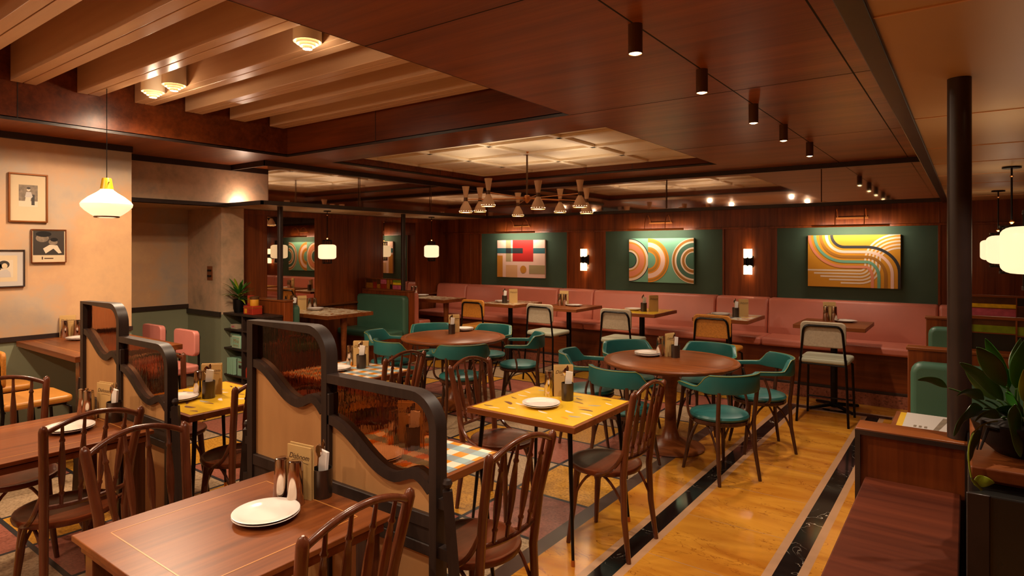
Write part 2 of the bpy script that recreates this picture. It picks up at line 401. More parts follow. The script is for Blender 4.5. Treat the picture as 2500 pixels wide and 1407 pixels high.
# faint slab joints of the marble
for y in [YN + .62 * i for i in range(1, 18)]:
    fl.quad([(-1.425, y, .0004), (-.855, y, .0004), (-.855, y + .004, .0004), (-1.425, y + .004, .0004)], 1)
struct(fl.build('floor', ['gold', 'creamstrip', 'blackm', 't_grey', 't_yel', 't_cream', 't_pink', 't_blue'], smooth=False))
MB().box(XL - .1, XR + .1, YN - .1, YB + .1, -.1, -.002).build('floor', 't_grey')['kind'] = 'structure'

# ------------------------------------------------------------------ ceilings
HC = 2.715
R1 = (-6.17, -2.475, YN, 4.12); R2 = (-6.14, -2.47, 4.70, 7.60)
c = MB()
for x0, x1, y0, y1 in ((-7.35, R1[0], YN, YB), (R1[1], -.2, YN, YB), (R1[0], R1[1], R1[3], R2[2]), (R1[0], R1[1], R2[3], YB), (R1[0], R2[0], R2[2], R2[3])):
    c.box(x0, x1, y0, y1, HC, HC + .03, 0)
# dark joints between veneer sheets
for x in (-1.235, -.54): c.box(x - .004, x + .004, YN, YB, HC - .001, HC, 1)
for y in (4.12, 6.22, 2.1, .1): c.box(R1[1] + .001, -.2, y - .003, y + .003, HC - .001, HC, 1)
struct(c.build('ceiling', ['ceil', 'joint'], smooth=False))
def fascia(R, top, nm, m='panel_h', joints=()):
    f = MB(); x0, x1, y0, y1 = R; t = .02
    f.box(x0 - t, x0, y0, y1, HC + .02, top); f.box(x1, x1 + t, y0, y1, HC + .02, top)
    f.box(x0 - t, x1 + t, y1, y1 + t, HC + .02, top)
    if y0 > YN: f.box(x0 - t, x1 + t, y0 - t, y0, HC + .02, top)
    f.box(x0, x0 + .004, y0, y1, HC - .001, HC + .022, 1); f.box(x1 - .004, x1, y0, y1, HC - .001, HC + .022, 1)
    f.box(x0, x1, y1 - .004, y1, HC - .001, HC + .022, 1); f.box(x0, x1, y0, y0 + .004, HC - .001, HC + .022, 1)
    for kind, v in joints:
        if kind == 'x': f.box(x0, x0 + .003, v - .003, v + .003, HC, top, 1)
        else: f.box(v - .003, v + .003, y1 - .003, y1, HC, top, 1)
    struct(f.build(nm, [m, 'black'], smooth=False))
fascia(R1, 3.36, 'trim_1', joints=(('x', 1.66), ('y', -4.7)))
fascia(R2, 2.86, 'trim_2', joints=(('x', 6.6), ('x', 5.6), ('y', -4.3), ('y', -3.6)))
struct(MB().box(R1[0] - .02, R1[1] + .02, YN, R1[3] + .02, 3.34, 3.4).build('ceiling', 'ceil', smooth=False))
# painted beams in the recess
ys = [3.89, 3.435, 2.98, 2.525, 2.07, 1.61, 1.15, .69, .23, -.23, -.69, -1.15, -1.6, -2.06, -2.5]
for i, y in enumerate(ys):
    b = MB()
    b.box(R1[0] + .015, R1[1], y, y + .079, 3.022, 3.34, 0); b.box(R1[0] + .015, R1[1], y + .087, y + .17, 3.022, 3.34, 0); b.box(R1[0] + .02, R1[1], y + .078, y + .088, 3.035, 3.34, 1)
    o = b.build('ceiling_beam', ['beam', 'joint'], bevel=.003, smooth=False)
    tag(o, 'pale painted ceiling beam, number %d counted from the back of the recess' % (i + 1) if i < 7 else 'pale painted ceiling beam behind the viewer', 'beam', 'ceiling beams')
    o['label'] = ['pale painted ceiling beam nearest the dark fascia of the recess', 'pale ceiling beam second from the back of the recess', 'pale ceiling beam third from the back of the recess',
                  'pale ceiling beam just behind the ringed louvre lamps', 'pale ceiling beam that carries the white pendant cord', 'pale ceiling beam in front of the pendant beam, sixth from the back',
                  'pale ceiling beam crossing the top left corner of the view'][i] if i < 7 else 'pale painted ceiling beam in the near part of the recess'
# coffered cream ceiling in recess 2
cf = MB(); zt = 2.85
cf.box(R2[0] - .02, R2[1] + .02, R2[2] - .02, R2[3] + .02, zt, zt + .03)
NX, NY = 4, 4
for i in range(NX + 1):
    x = R2[0] + (R2[1] - R2[0]) * i / NX; cf.box(x - .035, x + .035, R2[2], R2[3], zt - .03, zt)
for i in range(NY + 1):
    y = R2[2] + (R2[3] - R2[2]) * i / NY; cf.box(R2[0], R2[1], y - .035, y + .035, zt - .03, zt)
struct(cf.build('ceiling', 'coffer', bevel=.004, smooth=False))
# low cream ceiling on the right with its dark edge
c = MB(); c.box(-.17, XR, YN, YB, 2.2, 2.24, 0)
for y in (1.6, 2.95, 3.87, 4.6, 5.36, 6.1, 6.9, 7.6): c.box(-.17, XR, y - .004, y + .004, 2.197, 2.2, 1)
struct(c.build('ceiling', ['cream', 'a_sand'], smooth=False))
struct(MB().box(-.225, -.17, YN, YB, 2.19, HC).build('trim_3', 'black', bevel=.004))
# ------------------------------------------------------------------ walls
wl = MB(); X1 = -6.82
def wall(nm, m, *boxes):
    b = MB()
    for q in boxes: b.box(*q)
    return struct(b.build(nm, m, smooth=False))
wall('wall_left', 'plaster', (X1 - .1, X1, YN, 2.77, .88, HC))
wall('wall_left', 'sage', (X1 - .1, X1 - .001, YN, 2.769, 0, .88))
wall('wall_left', 'plaster2', (X1 - .12, X1 + 0.0, 2.6, 2.77, HC, HC + .01))
wall('trim_4', 'black', (X1, X1 + .02, YN, 2.775, .858, .9), (X1, X1 + .02, YN, 2.775, HC - .06, HC), (X1, X1 + .02, YN, 2.775, 0, .1))
# lintel and upper wall over the niche, running on above the booth canopy
wall('wall_upper', 'plaster2', (-7.45, -7.35, 2.77, YB, 2.2, HC))
wall('trim_5', 'black', (-7.35, -7.33, 2.77, YB, HC - .065, HC), (-7.352, -7.325, 2.77, 4.07, 2.2, 2.243))
wall('wall_niche', 'plaster', (-8.45, -8.35, 2.7, 4.2, .93, 2.2))
wall('wall_niche', 'sage', (-8.45, -8.351, 2.7, 4.2, 0, .93))
wall('trim_6', 'black', (-8.35, -8.33, 2.77, 4.08, .895, .95), (-8.35, -8.33, 2.77, 4.08, 0, .1), (-8.35, -7.51, 4.06, 4.08, .83, .89), (-8.35, -7.51, 4.06, 4.08, 0, .1))
wall('wall_niche', 'plaster', (-8.35, X1 - .1, 2.67, 2.77, 0, 2.2))
wall('ceiling', 'cream', (-8.45, -7.35, 2.77, 4.08, 2.2, 2.23))
wall('wall_pillar', 'plaster2', (-8.45, -7.51, 4.08, 4.38, .86, 2.2))
wall('wall_pillar', 'sage', (-8.45, -7.511, 4.081, 4.38, 0, .86))
# booth wall of wood with two mirrors
XB = -7.66
wall('wall_booth', 'panel', (XB - .1, XB, 4.38, YB, 0, 2.2))
j = MB()
for y in (6.17, 4.74, 5.62, 6.84, 7.63): j.box(XB, XB + .003, y - .003, y + .003, .95, 2.17)
j.box(XB, XB + .012, 4.38, YB, 2.14, 2.2)
struct(j.build('trim_7', 'panel', smooth=False))
for k, (y0, y1, lb) in enumerate(((4.80, 5.555, 'tall wall mirror behind the green booth, reflecting the striped circle painting'), (6.87, 7.60, 'tall wall mirror behind the pink corner booth, reflecting the red block painting'))):
    o = MB().box(XB, XB + .008, y0, y1, .97, 2.12).build('wall_mirror', 'mirror_c', smooth=False); tag(o, lb, 'mirror')
ledge = MB().box(XB, XB + .05, 4.5, 6.42, .84, .87).box(XB, XB + .05, 6.6, 8.25, .88, .91).build('trim_8', 'walnut_y', bevel=.004); struct(ledge)
# canopy over the booths
cp = MB(); cp.box(XB - .1, -6.62, 4.09, YB, 2.205, 2.245, 0)
struct(cp.build('ceiling', ['cream'], smooth=False))
wall('trim_9', 'black', (-6.625, -6.6, 4.07, YB, 2.198, 2.246), (-7.35, -6.6, 4.07, 4.095, 2.198, 2.246))
wall('trim_10', 'black', (-6.625, -6.595, 4.11, YB, HC - .062, HC), (-7.33, -6.6, 4.11, 4.14, HC - .062, HC))
o = MB().box(-6.64, -6.625, 4.17, YB, 2.246, HC - .06).build('clerestory_mirror', 'mirror', smooth=False); tag(o, 'long smoky antique mirror band above the booth canopy on the left', 'mirror')
# back wall
wall('wall_back', 'panel', (XB, XR, YB, YB + .1, 0, HC))
o = MB().box(-6.6, -.23, YB - .012, YB - .001, 2.243, HC - .06).build('clerestory_mirror', 'mirror', smooth=False); tag(o, 'long smoky antique mirror band above the three paintings on the back wall', 'mirror')
wall('trim_11', 'black', (-6.6, -.2, YB - .03, YB, 2.2, 2.243), (-6.6, -.2, YB - .03, YB, HC - .06, HC))
t = MB()
t.box(XB, XR, YB - .02, YB, 1.94, 1.965)
for x in (-6.76, -5.02, -4.37, -2.61, -1.95, -.25, -7.0): t.box(x - .012, x + .012, YB - .018, YB, 1.0, 1.945)
for x in (-5.02, -1.94, -.25, .5): t.box(x - .004, x + .004, YB - .004, YB, 1.96, 2.2)
struct(t.build('trim_12', 'panel', bevel=.003))
for x0, x1 in ((-6.75, -5.03), (-4.36, -2.62), (-1.94, -.26)):
    wall('wall_panel', 'green_wall', (x0, x1, YB - .008, YB, 1.0, 1.94))
for i, (x, y, sd) in enumerate(((-3.4, YB, 0), (-1.43, YB, 0), (-6.6, 5.52, 1), (-6.6, 6.9, 1))):
    q = MB().tube([(x, y - .02, 2.25), (x, y - .02, 2.65)] if not sd else [(x - .01, y, 2.25), (x - .01, y, 2.65)], .005, 8).build('mirror_rod', 'brass_d')
    tag(q, ['thin metal rod on the back mirror band left of the tall striped painting', 'thin metal rod on the back mirror band at the right end', 'thin metal rod on the booth mirror band nearer the pillar', 'thin metal rod on the booth mirror band nearer the corner'][i], 'rod')
# right and rear enclosure
wall('wall_right', 'panel', (XR, XR + .1, YN, YB, 0, 2.3))
wall('wall_front', 'plaster', (XL - .1, XR + .1, YN - .1, YN, 0, 3.4))
wall('baseboard_back', 'granite', (-7.4, -.3, 7.63, 7.66, 0, .13))

# ------------------------------------------------------------------ bentwood spindle chair (faces +y)
def make_bentwood():
    t = empty('bentwood_chair', '', 'chair')
    MB().lathe([(0, -.034), (.19, -.034), (.205, -.028), (.21, -.014), (.206, -.002), (.196, 0), (.186, -.004), (.12, -.008), (0, -.009)], 36, (0, 0, .46), cap=False).build('seat', 'seat', t)
    for sx in (-1, 1):
        MB().tube(bez((sx * .165, .15, 0), (sx * .135, .125, .25), (sx * .13, .11, .43), 6), [.012, .014, .016, .018, .019, .019, .019], 10).build('leg', 'bent', t)
        MB().tube([(sx * .18, -.235, 0), (sx * .172, -.205, .22), (sx * .168, -.195, .44), (sx * .178, -.22, .66), (sx * .2, -.272, .90), (sx * .2008, -.274, .915), (sx * .201, -.275, .924)],
                  [.013, .017, .019, .019, .0185, .014, .004], 12).build('back_post', 'bent', t)
        MB().tube(bez((sx * .182, -.215, .62), (sx * .21, -.17, .44), (sx * .19, .0, .437), 10), [.007, .01, .011, .011, .011, .011, .011, .011, .01, .009, .007], 8).build('side_brace', 'bent', t)
        MB().tube(bez((sx * .158, -.2, .27), (sx * .168, -.04, .60), (sx * .142, .12, .27), 12), .008, 8).build('leg_arch', 'bent', t)
    MB().tube(bez((-.13, .13, .27), (0, .12, .60), (.13, .13, .27), 12), .008, 8).build('leg_arch', 'bent', t)
    MB().tube(bez((-.196, -.268, .885), (0, -.305, 1.0), (.196, -.268, .885), 14), .012, 10).build('top_rail', 'bent', t)
    MB().tube(bez((-.17, -.20, .545), (0, -.245, .53), (.17, -.20, .545), 8), .011, 8).build('lower_rail', 'bent', t)
    for x in (-.108, -.038, .038, .108):
        x2 = x * 1.22; k = 1 - (x / .17) ** 2
        a = Vector((x, -.2 - .022 * k, .54)); b = Vector((x2, -.27 - .018 * k, .885 + .055 * k)); p = []; r = []
        for u, q in ((0, .0075), (.13, .0085), (.15, .012), (.165, .012), (.18, .0085), (.3, .013), (.42, .0155), (.55, .015), (.68, .0115), (.78, .0085), (.795, .012), (.81, .012), (.83, .008), (1, .0065)):
            p.append(a + (b - a) * u); r.append(q)
        MB().tube(p, r, 8).build('spindle', 'bent', t)
    return t
bw = make_bentwood(); ub = [False]
for x, y, rz, lb in (
    (-1.69, 1.18, PI / 2 + .03, 'bentwood spindle chair at the right of the foreground walnut table, nearest the viewer'),
    (-2.47, 1.17, -PI / 2 + .12, 'bentwood spindle chair at the left side of the foreground walnut table'),
    (-3.46, 1.12, PI / 2 + .08, 'bentwood spindle chair drawn up to the right of the far left walnut table'),
    (-4.16, 1.10, -PI / 2 - .1, 'bentwood spindle chair at the wall side of the far left walnut table'),
    (-1.68, 2.0, PI / 2 - .05, 'bentwood spindle chair to the right of the near gingham table beside the divider foot'),
    (-2.56, 1.98, -PI / 2, 'bentwood spindle chair at the left of the near gingham table, seen through amber glass'),
    (-1.69, 3.21, PI / 2, 'bentwood spindle chair right of the central yellow table, by the black marble stripe'),
    (-2.43, 3.2, -PI / 2, 'bentwood spindle chair on the left side of the central yellow table'),
    (-3.52, 3.11, PI / 2 + .06, 'bentwood spindle chair at the right of the far gingham table'),
    (-4.28, 3.1, -PI / 2, 'bentwood spindle chair at the left of the far gingham table, behind the amber glass'),
    (-3.52, 2.02, PI / 2 + .06, 'bentwood spindle chair to the right of the yellow table between the two dividers'),
    (-4.34, 2.02, -PI / 2, 'bentwood spindle chair left of the yellow table between the two dividers')):
    place(bw, ub, (x, y, 0), rz, lb, 'bentwood spindle chairs')

# ------------------------------------------------------------------ teal armchair (faces +y)
def make_armchair():
    t = empty('upholstered_armchair', '', 'chair')
    MB().lathe([(0, 0), (.19, 0), (.208, .008), (.214, .022), (.205, .038), (.17, .05), (.09, .057), (0, .059)], 36, (0, .0, .425), cap=False).build('seat_cushion', 'teal', t)
    MB().lathe([(.16, -.03), (.205, -.03), (.212, -.022), (.212, -.004), (.205, 0), (.16, 0)], 36, (0, 0, .427), cap=False).build('seat_frame', 'darkbent', t)
    for sx in (-1, 1):
        MB().tube(bez((sx * .185, .19, 0), (sx * .15, .15, .22), (sx * .145, .135, .41), 6), [.011, .013, .015, .016, .017, .017, .017], 10).build('leg', 'darkbent', t)
        MB().tube([(sx * .175, -.235, 0), (sx * .16, -.2, .22), (sx * .155, -.19, .42), (sx * .165, -.215, .66)], [.012, .015, .016, .015], 10).build('back_leg', 'darkbent', t)
        MB().tube(bez((sx * .245, .05, .63), (sx * .30, -.02, .44), (sx * .2, .03, .418), 8) , .01, 8).build('arm_support', 'darkbent', t)
        MB().tube(bez((sx * .16, -.2, .2), (sx * .165, -.03, .62), (sx * .165, .15, .2), 12), .0085, 8).build('leg_arch', 'darkbent', t)
    MB().tube(bez((-.155, .15, .2), (0, .14, .62), (.155, .15, .2), 12), .0085, 8).build('leg_arch', 'darkbent', t)
    # curved arm and back band
    n = 44; pin = []; top_i = []; bot_i = []; top_o = []; bot_o = []
    for i in range(n + 1):
        u = i / n; a = -1.0 + 2 * u                 # -1 right arm end, 0 back centre, 1 left arm end
        s_ = abs(a)
        if s_ < .62:
            th = (a / .62) * (PI / 2); x = .262 * math.sin(th); y = -.03 - .225 * math.cos(th)
            nx_, ny_ = math.sin(th), -math.cos(th)
        else:
            k = (s_ - .62) / .38; x = math.copysign(.262 - .012 * k, a); y = -.03 + .17 * k; nx_, ny_ = math.copysign(1, a), 0
        st = min(1, max(0, (.52 - s_) / .16)); st = st * st * (3 - 2 * st)
        zt = .69 + .088 * st; zb = .645 - .0 * st + .012 * (1 - st)
        th_ = .018; rr = min(1, (1 - s_) / .06); zc = (zt + zb) / 2
        q = .35 + .65 * rr
        for lst, off, z in ((top_i, -th_, zc + (zt - zc) * q), (bot_i, -th_, zc + (zb - zc) * q), (top_o, th_, zc + (zt - zc) * q), (bot_o, th_, zc + (zb - zc) * q)):
            lst.append((x + nx_ * off, y + ny_ * off, z))
    b = MB(); b.strip(top_i, bot_i); b.strip(bot_i, bot_o); b.strip(bot_o, top_o); b.strip(top_o, top_i)
    b.quad([top_i[0], top_o[0], bot_o[0], bot_i[0]]); b.quad([top_i[-1], bot_i[-1], bot_o[-1], top_o[-1]])
    bb = b.build('backrest', 'teal', t, angle=60)
    # merge seams so the bevel rounds them
    import bmesh
    bm = bmesh.new(); bm.from_mesh(bb.data); bmesh.ops.remove_doubles(bm, verts=bm.verts, dist=.0001); bmesh.ops.recalc_face_normals(bm, faces=bm.faces); bm.to_mesh(bb.data); bm.free()
    bv = bb.modifiers.new('bevel', 'BEVEL'); bv.width = .012; bv.segments = 3; bv.limit_method = 'ANGLE'; bv.angle_limit = math.radians(50)
    MB().tube([tuple(Vector(p) + Vector((0, 0, -.002))) for p in top_o], .0028, 6).build('piping', 'pipe', bb)
    return t
ac = make_armchair(); ua = [False]
def face(x, y, cx, cy): return math.atan2(cy - y, cx - x) - PI / 2
RT = [(-2.03, 5.03), (-4.46, 5.0)]
for k, x, y, lb in (
    (0, -1.50, 4.66, 'teal armchair in front of the nearer round table on its right, back to the viewer'),
    (0, -2.14, 4.40, 'teal armchair in front of the nearer round table on its left'),
    (0, -2.68, 4.80, 'teal armchair at the far left of the nearer round table'),
    (0, -2.58, 5.46, 'teal armchair behind the nearer round table on the left'),
    (0, -1.98, 5.72, 'teal armchair directly behind the nearer round table in front of the orange stool'),
    (0, -1.42, 5.46, 'teal armchair at the right of the nearer round table by the marble stripe'),
    (1, -3.97, 4.56, 'teal armchair in front of the farther round table, back to the viewer'),
    (1, -4.58, 4.36, 'teal armchair at the front left of the farther round table, near the gingham table'),
    (1, -5.10, 4.68, 'teal armchair at the left of the farther round table by the green booth'),
    (1, -5.08, 5.36, 'teal armchair behind the farther round table on the left'),
    (1, -4.52, 5.66, 'teal armchair behind the farther round table below the grey stool'),
    (1, -3.86, 5.38, 'teal armchair at the right of the farther round table, seat turned to it')):
    cx, cy = RT[k]
    place(ac, ua, (x, y, 0), face(x, y, cx, cy), lb, 'teal armchairs around the round tables')

# ------------------------------------------------------------------ counter stools with tube frames (face +y)
def make_stool(nm, seat_m, back_m, zs=.6, zt=.98, thick=False, bw_=.40):
    t = empty(nm, '', 'chair')
    r = .0115
    for sx in (-1, 1):
        MB().tube([(sx * .215, .225, 0), (sx * .2, .19, zs - .06), (sx * .17, .15, zs - .035), (sx * .17, 0, zs - .035)], r, 8).build('front_leg', 'metal', t)
    hoop = [(-.225, -.245, 0), (-.2, -.2, zs - .05), (-.172, -.215, zt - .1)] + [tuple(p) for p in bez((-.165, -.222, zt - .075), (-.155, -.225, zt - .045), (-.12, -.225, zt - .04), 4)]
    hoop += [(-p[0], p[1], p[2]) for p in hoop[::-1]]
    MB().tube(hoop, r, 8).build('back_frame', 'metal', t)
    MB().tube([(-.17, .17, zs - .035), (.17, .17, zs - .035)], .009, 8).build('seat_rail', 'metal', t); MB().tube([(-.19, -.19, zs - .035), (.19, -.19, zs - .035)], .009, 8).build('seat_rail', 'metal', t)
    MB().tube([(-.208, .21, .17), (.208, .21, .17)], .008, 8).build('footrest', 'metal', t)
    h = .075 if thick else .05
    MB().prism(rrect(.44, .42, .05), lambda u, v: (u, v, zs - .025), lambda u, v: (u, v, zs - .025 + h)).build('seat', seat_m, t, bevel=.018, seg=3, angle=60)
    d = .055 if thick else .028
    y0 = -.21
    MB().prism(rrect(bw_, .245, .045, cy=zt - .125), lambda u, v: (u, y0 + u * u * -.25 + .012, v), lambda u, v: (u, y0 + u * u * -.25 + .012 + d, v)).build('backrest', back_m, t, bevel=.01, seg=3, angle=60)
    return t
st_g = make_stool('counter_stool', 'greyseat', 'greyfab'); ug = [False]
for x, lb in ((-1.12, 'grey counter stool in front of the right-hand banquette table, nearest grey stool'), (-3.32, 'grey counter stool in front of the yellow-topped banquette table'), (-4.39, 'grey counter stool in front of the walnut banquette table left of the round lamp')):
    place(st_g, ug, (x, 6.76, 0), 0, lb, 'grey counter stools along the banquette')
st_g['label'] = 'grey counter stool in front of the right-hand banquette table, nearest grey stool'
st_o = make_stool('counter_stool', 'orangeseat', 'orange'); uo = [False]
for x, y, rz, lb in ((-2.19, 6.76, 0, 'orange cane-backed counter stool in front of the mosaic banquette table'), (-5.5, 6.76, 0, 'orange cane-backed counter stool farthest left along the banquette'),
                     (-5.44, 1.53, 0, 'orange cane-backed stool at the left wall table, seat end towards the table'), (-6.15, 1.5, 0, 'orange cane-backed stool in the corner of the left wall table by the wall')):
    place(st_o, uo, (x, y, 0), rz, lb, 'orange counter stools')
st_p = make_stool('padded_stool', 'pink2', 'pink2', zs=.50, zt=.88, thick=True, bw_=.42); up = [False]
for x, lb in ((-6.25, 'pink padded stool beyond the left wall table, the nearer to the room'), (-6.95, 'pink padded stool beyond the left wall table, the nearer to the niche')):
    place(st_p, up, (x, 2.86, 0), PI, lb, 'pink padded stools')

# ------------------------------------------------------------------ tables
def table_round(x, y, label):
    t = empty('round_table', label, 'table', (x, y, 0), 0, 'round walnut tables')
    o = MB().lathe([(0, .697), (.50, .697), (.535, .705), (.54, .713), (.555, .716), (.56, .722), (.56, .732), (.553, .74), (.508, .74), (.506, .7385), (.502, .7385), (.5, .74), (0, .74)], 72, cap=False).build('tabletop', 'walnut', t)
    MB().lathe([(0, 0), (.275, 0), (.282, .008), (.27, .02), (.225, .028), (.14, .045), (.075, .09), (.05, .18), (.045, .34), (.055, .52), (.085, .66), (.10, .697)], 40, cap=False).build('pedestal', 'walnut', t)
    return t
for (x, y), lb in zip(RT, ('nearer round walnut pedestal table', 'farther round walnut pedestal table')):
    table_round(x, y, lb + ' ringed by teal armchairs')

def table_rect(nm, label, x0, x1, y0, y1, z, top_m, th=.035, edge='walnut', border=.022, legs='splay', group=None, cat='table'):
    cx, cy = (x0 + x1) / 2, (y0 + y1) / 2; w, h = (x1 - x0) / 2, (y1 - y0) / 2
    t = empty(nm, label, cat, (cx, cy, 0), 0, group)
    MB().box(-w, w, -h, h, z - th, z).build('tabletop', edge, t, bevel=.003)
    if top_m:
        MB().box(-w + border, w - border, -h + border, h - border, z, z + .0015).build('inset_surface', top_m, t, smooth=False)
    if legs == 'splay':
        MB().box(-w + .06, w - .06, -h + .06, h - .06, z - th - .012, z - th).build('under_frame', 'metal', t)
        for sx in (-1, 1):
            for sy in (-1, 1):
                a = (sx * (w - .07), sy * (h - .07), z - th - .005); b = (sx * (w - .02), sy * (h - .02), .0)
                lg = MB().tube([a, b], [.014, .008], 8).build('leg', 'metal', t)
                p = Vector(b); q = p + (Vector(a) - p) * .045
                MB().tube([q, p], [.0105, .0105], 8).build('ferrule', 'brass', lg)
    elif legs == 'posts':
        MB().box(-w + .05, w - .05, -h + .05, h - .05, z - th - .045, z - th - .012).build('apron', edge, t, bevel=.003)
        for sx in (-1, 1):
            for sy in (-1, 1): MB().box(sx * (w - .06) - .03, sx * (w - .06) + .03, sy * (h - .06) - .03, sy * (h - .06) + .03, 0, z - th).build('leg', 'bent', t, bevel=.004)
    elif legs == 'column':
        MB().tube([(0, 0, .02), (0, 0, z - th)], .034, 16).build('column', 'metal', t)
        MB().box(-.18, .18, -.03, .03, z - th - .012, z - th).build('top_plate', 'metal', t)
        for a in range(4):
            d = Vector((math.cos(a * PI / 2 + PI / 4), math.sin(a * PI / 2 + PI / 4), 0))
            MB().tube([tuple(Vector((0, 0, .05)) + d * .02), tuple(d * .2 + Vector((0, 0, .03))), tuple(d * .28 + Vector((0, 0, .02)))], [.022, .018, .016], 8).build('foot', 'metal', t)
    return t
def inlay(t, w, h, z, d=.085):
    f = MB(); a = .0022
    for x0, x1, y0, y1 in ((-w + d, w - d, -h + d - a, -h + d + a), (-w + d, w - d, h - d - a, h - d + a), (-w + d - a, -w + d + a, -h + d, h - d), (w - d - a, w - d + a, -h + d, h - d)):
        f.box(x0, x1, y0, y1, z, z + .0006)
    f.build('inlay_line', 'inlay', t, smooth=False)
t = table_rect('walnut_table', 'square walnut table in the foreground with a double edge and fine inlaid line', -2.37, -1.64, .78, 1.515, .74, None, .02, 'walnut_y', legs='posts'); inlay(t, .365, .3675, .74)
MB().box(-.345, .345, -.347, .347, .682, .712).build('lower_leaf', 'walnut_y', t, bevel=.003)
t = table_rect('walnut_table', 'square walnut table at the far left in front of the low divider', -4.13, -3.40, .77, 1.49, .74, None, .02, 'walnut_y', legs='posts'); inlay(t, .365, .36, .74)
MB().box(-.345, .345, -.34, .34, .682, .712).build('lower_leaf', 'walnut_y', t, bevel=.003)
def chips(t, w, h, z, seed, n=30):
    random.seed(seed); f = MB(); done = []
    for i in range(n * 6):
        if len(done) >= n: break
        x = random.uniform(-w + .07, w - .07); y = random.uniform(-h + .07, h - .07)
        if any((x - a) ** 2 + (y - b) ** 2 < .0050 for a, b in done): continue
        done.append((x, y)); a0 = random.uniform(-.5, .5) + random.choice((0, PI)); rx = random.uniform(.028, .046); ry = rx * random.uniform(.35, .7)
        m = random.choice((0, 0, 1, 1, 2, 3)); pts = []
        for k in range(9):
            a = PI * k / 8; px, py = rx * math.cos(a), ry * math.sin(a)
            pts.append((x + px * math.cos(a0) - py * math.sin(a0), y + px * math.sin(a0) + py * math.cos(a0), z))
        f.quad(pts, m)
    f.build('chip_pattern', ['chipgrey', 'a_rose', 'chipbrown', 'a_orange'], t, smooth=False)
t = table_rect('yellow_table', 'square table with yellow chip-patterned top and brass-tipped legs in the centre', -2.40, -1.66, 2.81, 3.52, .74, 'yellowtop'); chips(t, .37, .355, .7418, 3)
t = table_rect('yellow_table', 'square table with yellow chip-patterned top between the two dividers', -4.25, -3.51, 1.72, 2.35, .74, 'yellowtop'); chips(t, .37, .315, .7418, 8)
table_rect('gingham_table', 'square blue and orange gingham table right behind the near divider', -2.47, -1.73, 1.68, 2.28, .74, 'ging', edge='walnut_y')
table_rect('gingham_table', 'square blue and orange gingham table farther back before the green booth', -4.21, -3.47, 2.76, 3.43, .74, 'ging', edge='walnut_y')
for x0, x1, m, lb in ((-1.46, -.80, None, 'plain walnut banquette table farthest right'), (-2.53, -1.91, 'mosaic', 'banquette table with mosaic top below the wall light'),
                      (-3.62, -2.98, 'yellowtop', 'banquette table with yellow top below the circle painting'), (-4.69, -4.05, None, 'plain walnut banquette table left of the yellow one'),
                      (-5.68, -5.04, 'terr', 'banquette table with pale chequered top farthest left')):
    table_rect('banquette_table', lb + ' by the pink bench', x0, x1, 6.90, 7.60, .9, m, .04, 'walnut', legs='column', group='banquette tables')
def wedge_leg(t, x, y, z, m='walnut'):
    MB().tube([(x, y, 0), (x, y, z * .5), (x, y, z)], [.022, .034, .046], 14).build('leg', m, t)
t = table_rect('booth_table', 'terrazzo topped table on a tapered leg in the green booth', XB + .055, -6.58, 4.97, 5.73, .82, 'terr', .05, 'walnut', border=.008, legs='none'); wedge_leg(t, .36, 0, .77); wedge_leg(t, -.36, 0, .77)
t = table_rect('booth_table', 'terrazzo topped table in the pink corner booth', XB + .055, -6.42, 6.98, 7.50, .9, 'terr', .05, 'walnut', border=.008, legs='none'); wedge_leg(t, .4, 0, .85); wedge_leg(t, -.4, 0, .85)
t = table_rect('wall_table', 'high walnut table fixed to the left wall on a square post', X1 + .02, -5.45, 1.82, 2.62, .86, None, .045, 'walnut', legs='none')
MB().box(.56, .64, -.36, -.28, 0, .815).build('leg', 'bent', t, bevel=.006); MB().box(.56, .64, .28, .36, 0, .815).build('leg', 'bent', t, bevel=.006)
inlay(t, .675, .4, .86, .1)

# ------------------------------------------------------------------ banquettes and booths
def cushion_run(parent, nm, m, segs, f, bev=.028):
    for a, b in segs:
        q = MB(); f(q, a + .0015, b - .0015); q.build(nm, m, parent, bevel=bev, seg=4, angle=60)
t = empty('banquette', 'long pink leather banquette under the three paintings along the back wall', 'bench', (0, 0, 0))
def bk(q, a, b): q.prism([(8.04, .60), (8.10, 1.03), (8.13, 1.07), (8.285, 1.07), (8.285, .60)], lambda u, v: (a, u, v), lambda u, v: (b, u, v))
cushion_run(t, 'back_cushion', 'pink', [(-7.62, -6.93), (-6.93, -5.08), (-5.08, -4.46), (-4.46, -2.65), (-2.65, -2.0), (-2.0, -.25), (-.25, XR - .02)], bk)
cushion_run(t, 'seat_cushion', 'pink', [(-7.55, -6.95), (-6.95, -4.33), (-4.33, -1.95), (-1.95, -.25)], lambda q, a, b: q.box(a, b, 7.55, 8.04, .555, .645))
MB().box(-7.6, -.27, 7.66, 8.28, .13, .555).build('plinth', 'panel_h', t, smooth=False)
MB().box(-7.6, -.27, 7.645, 7.66, .13, .16).build('plinth_trim', 'black', t, bevel=.003)
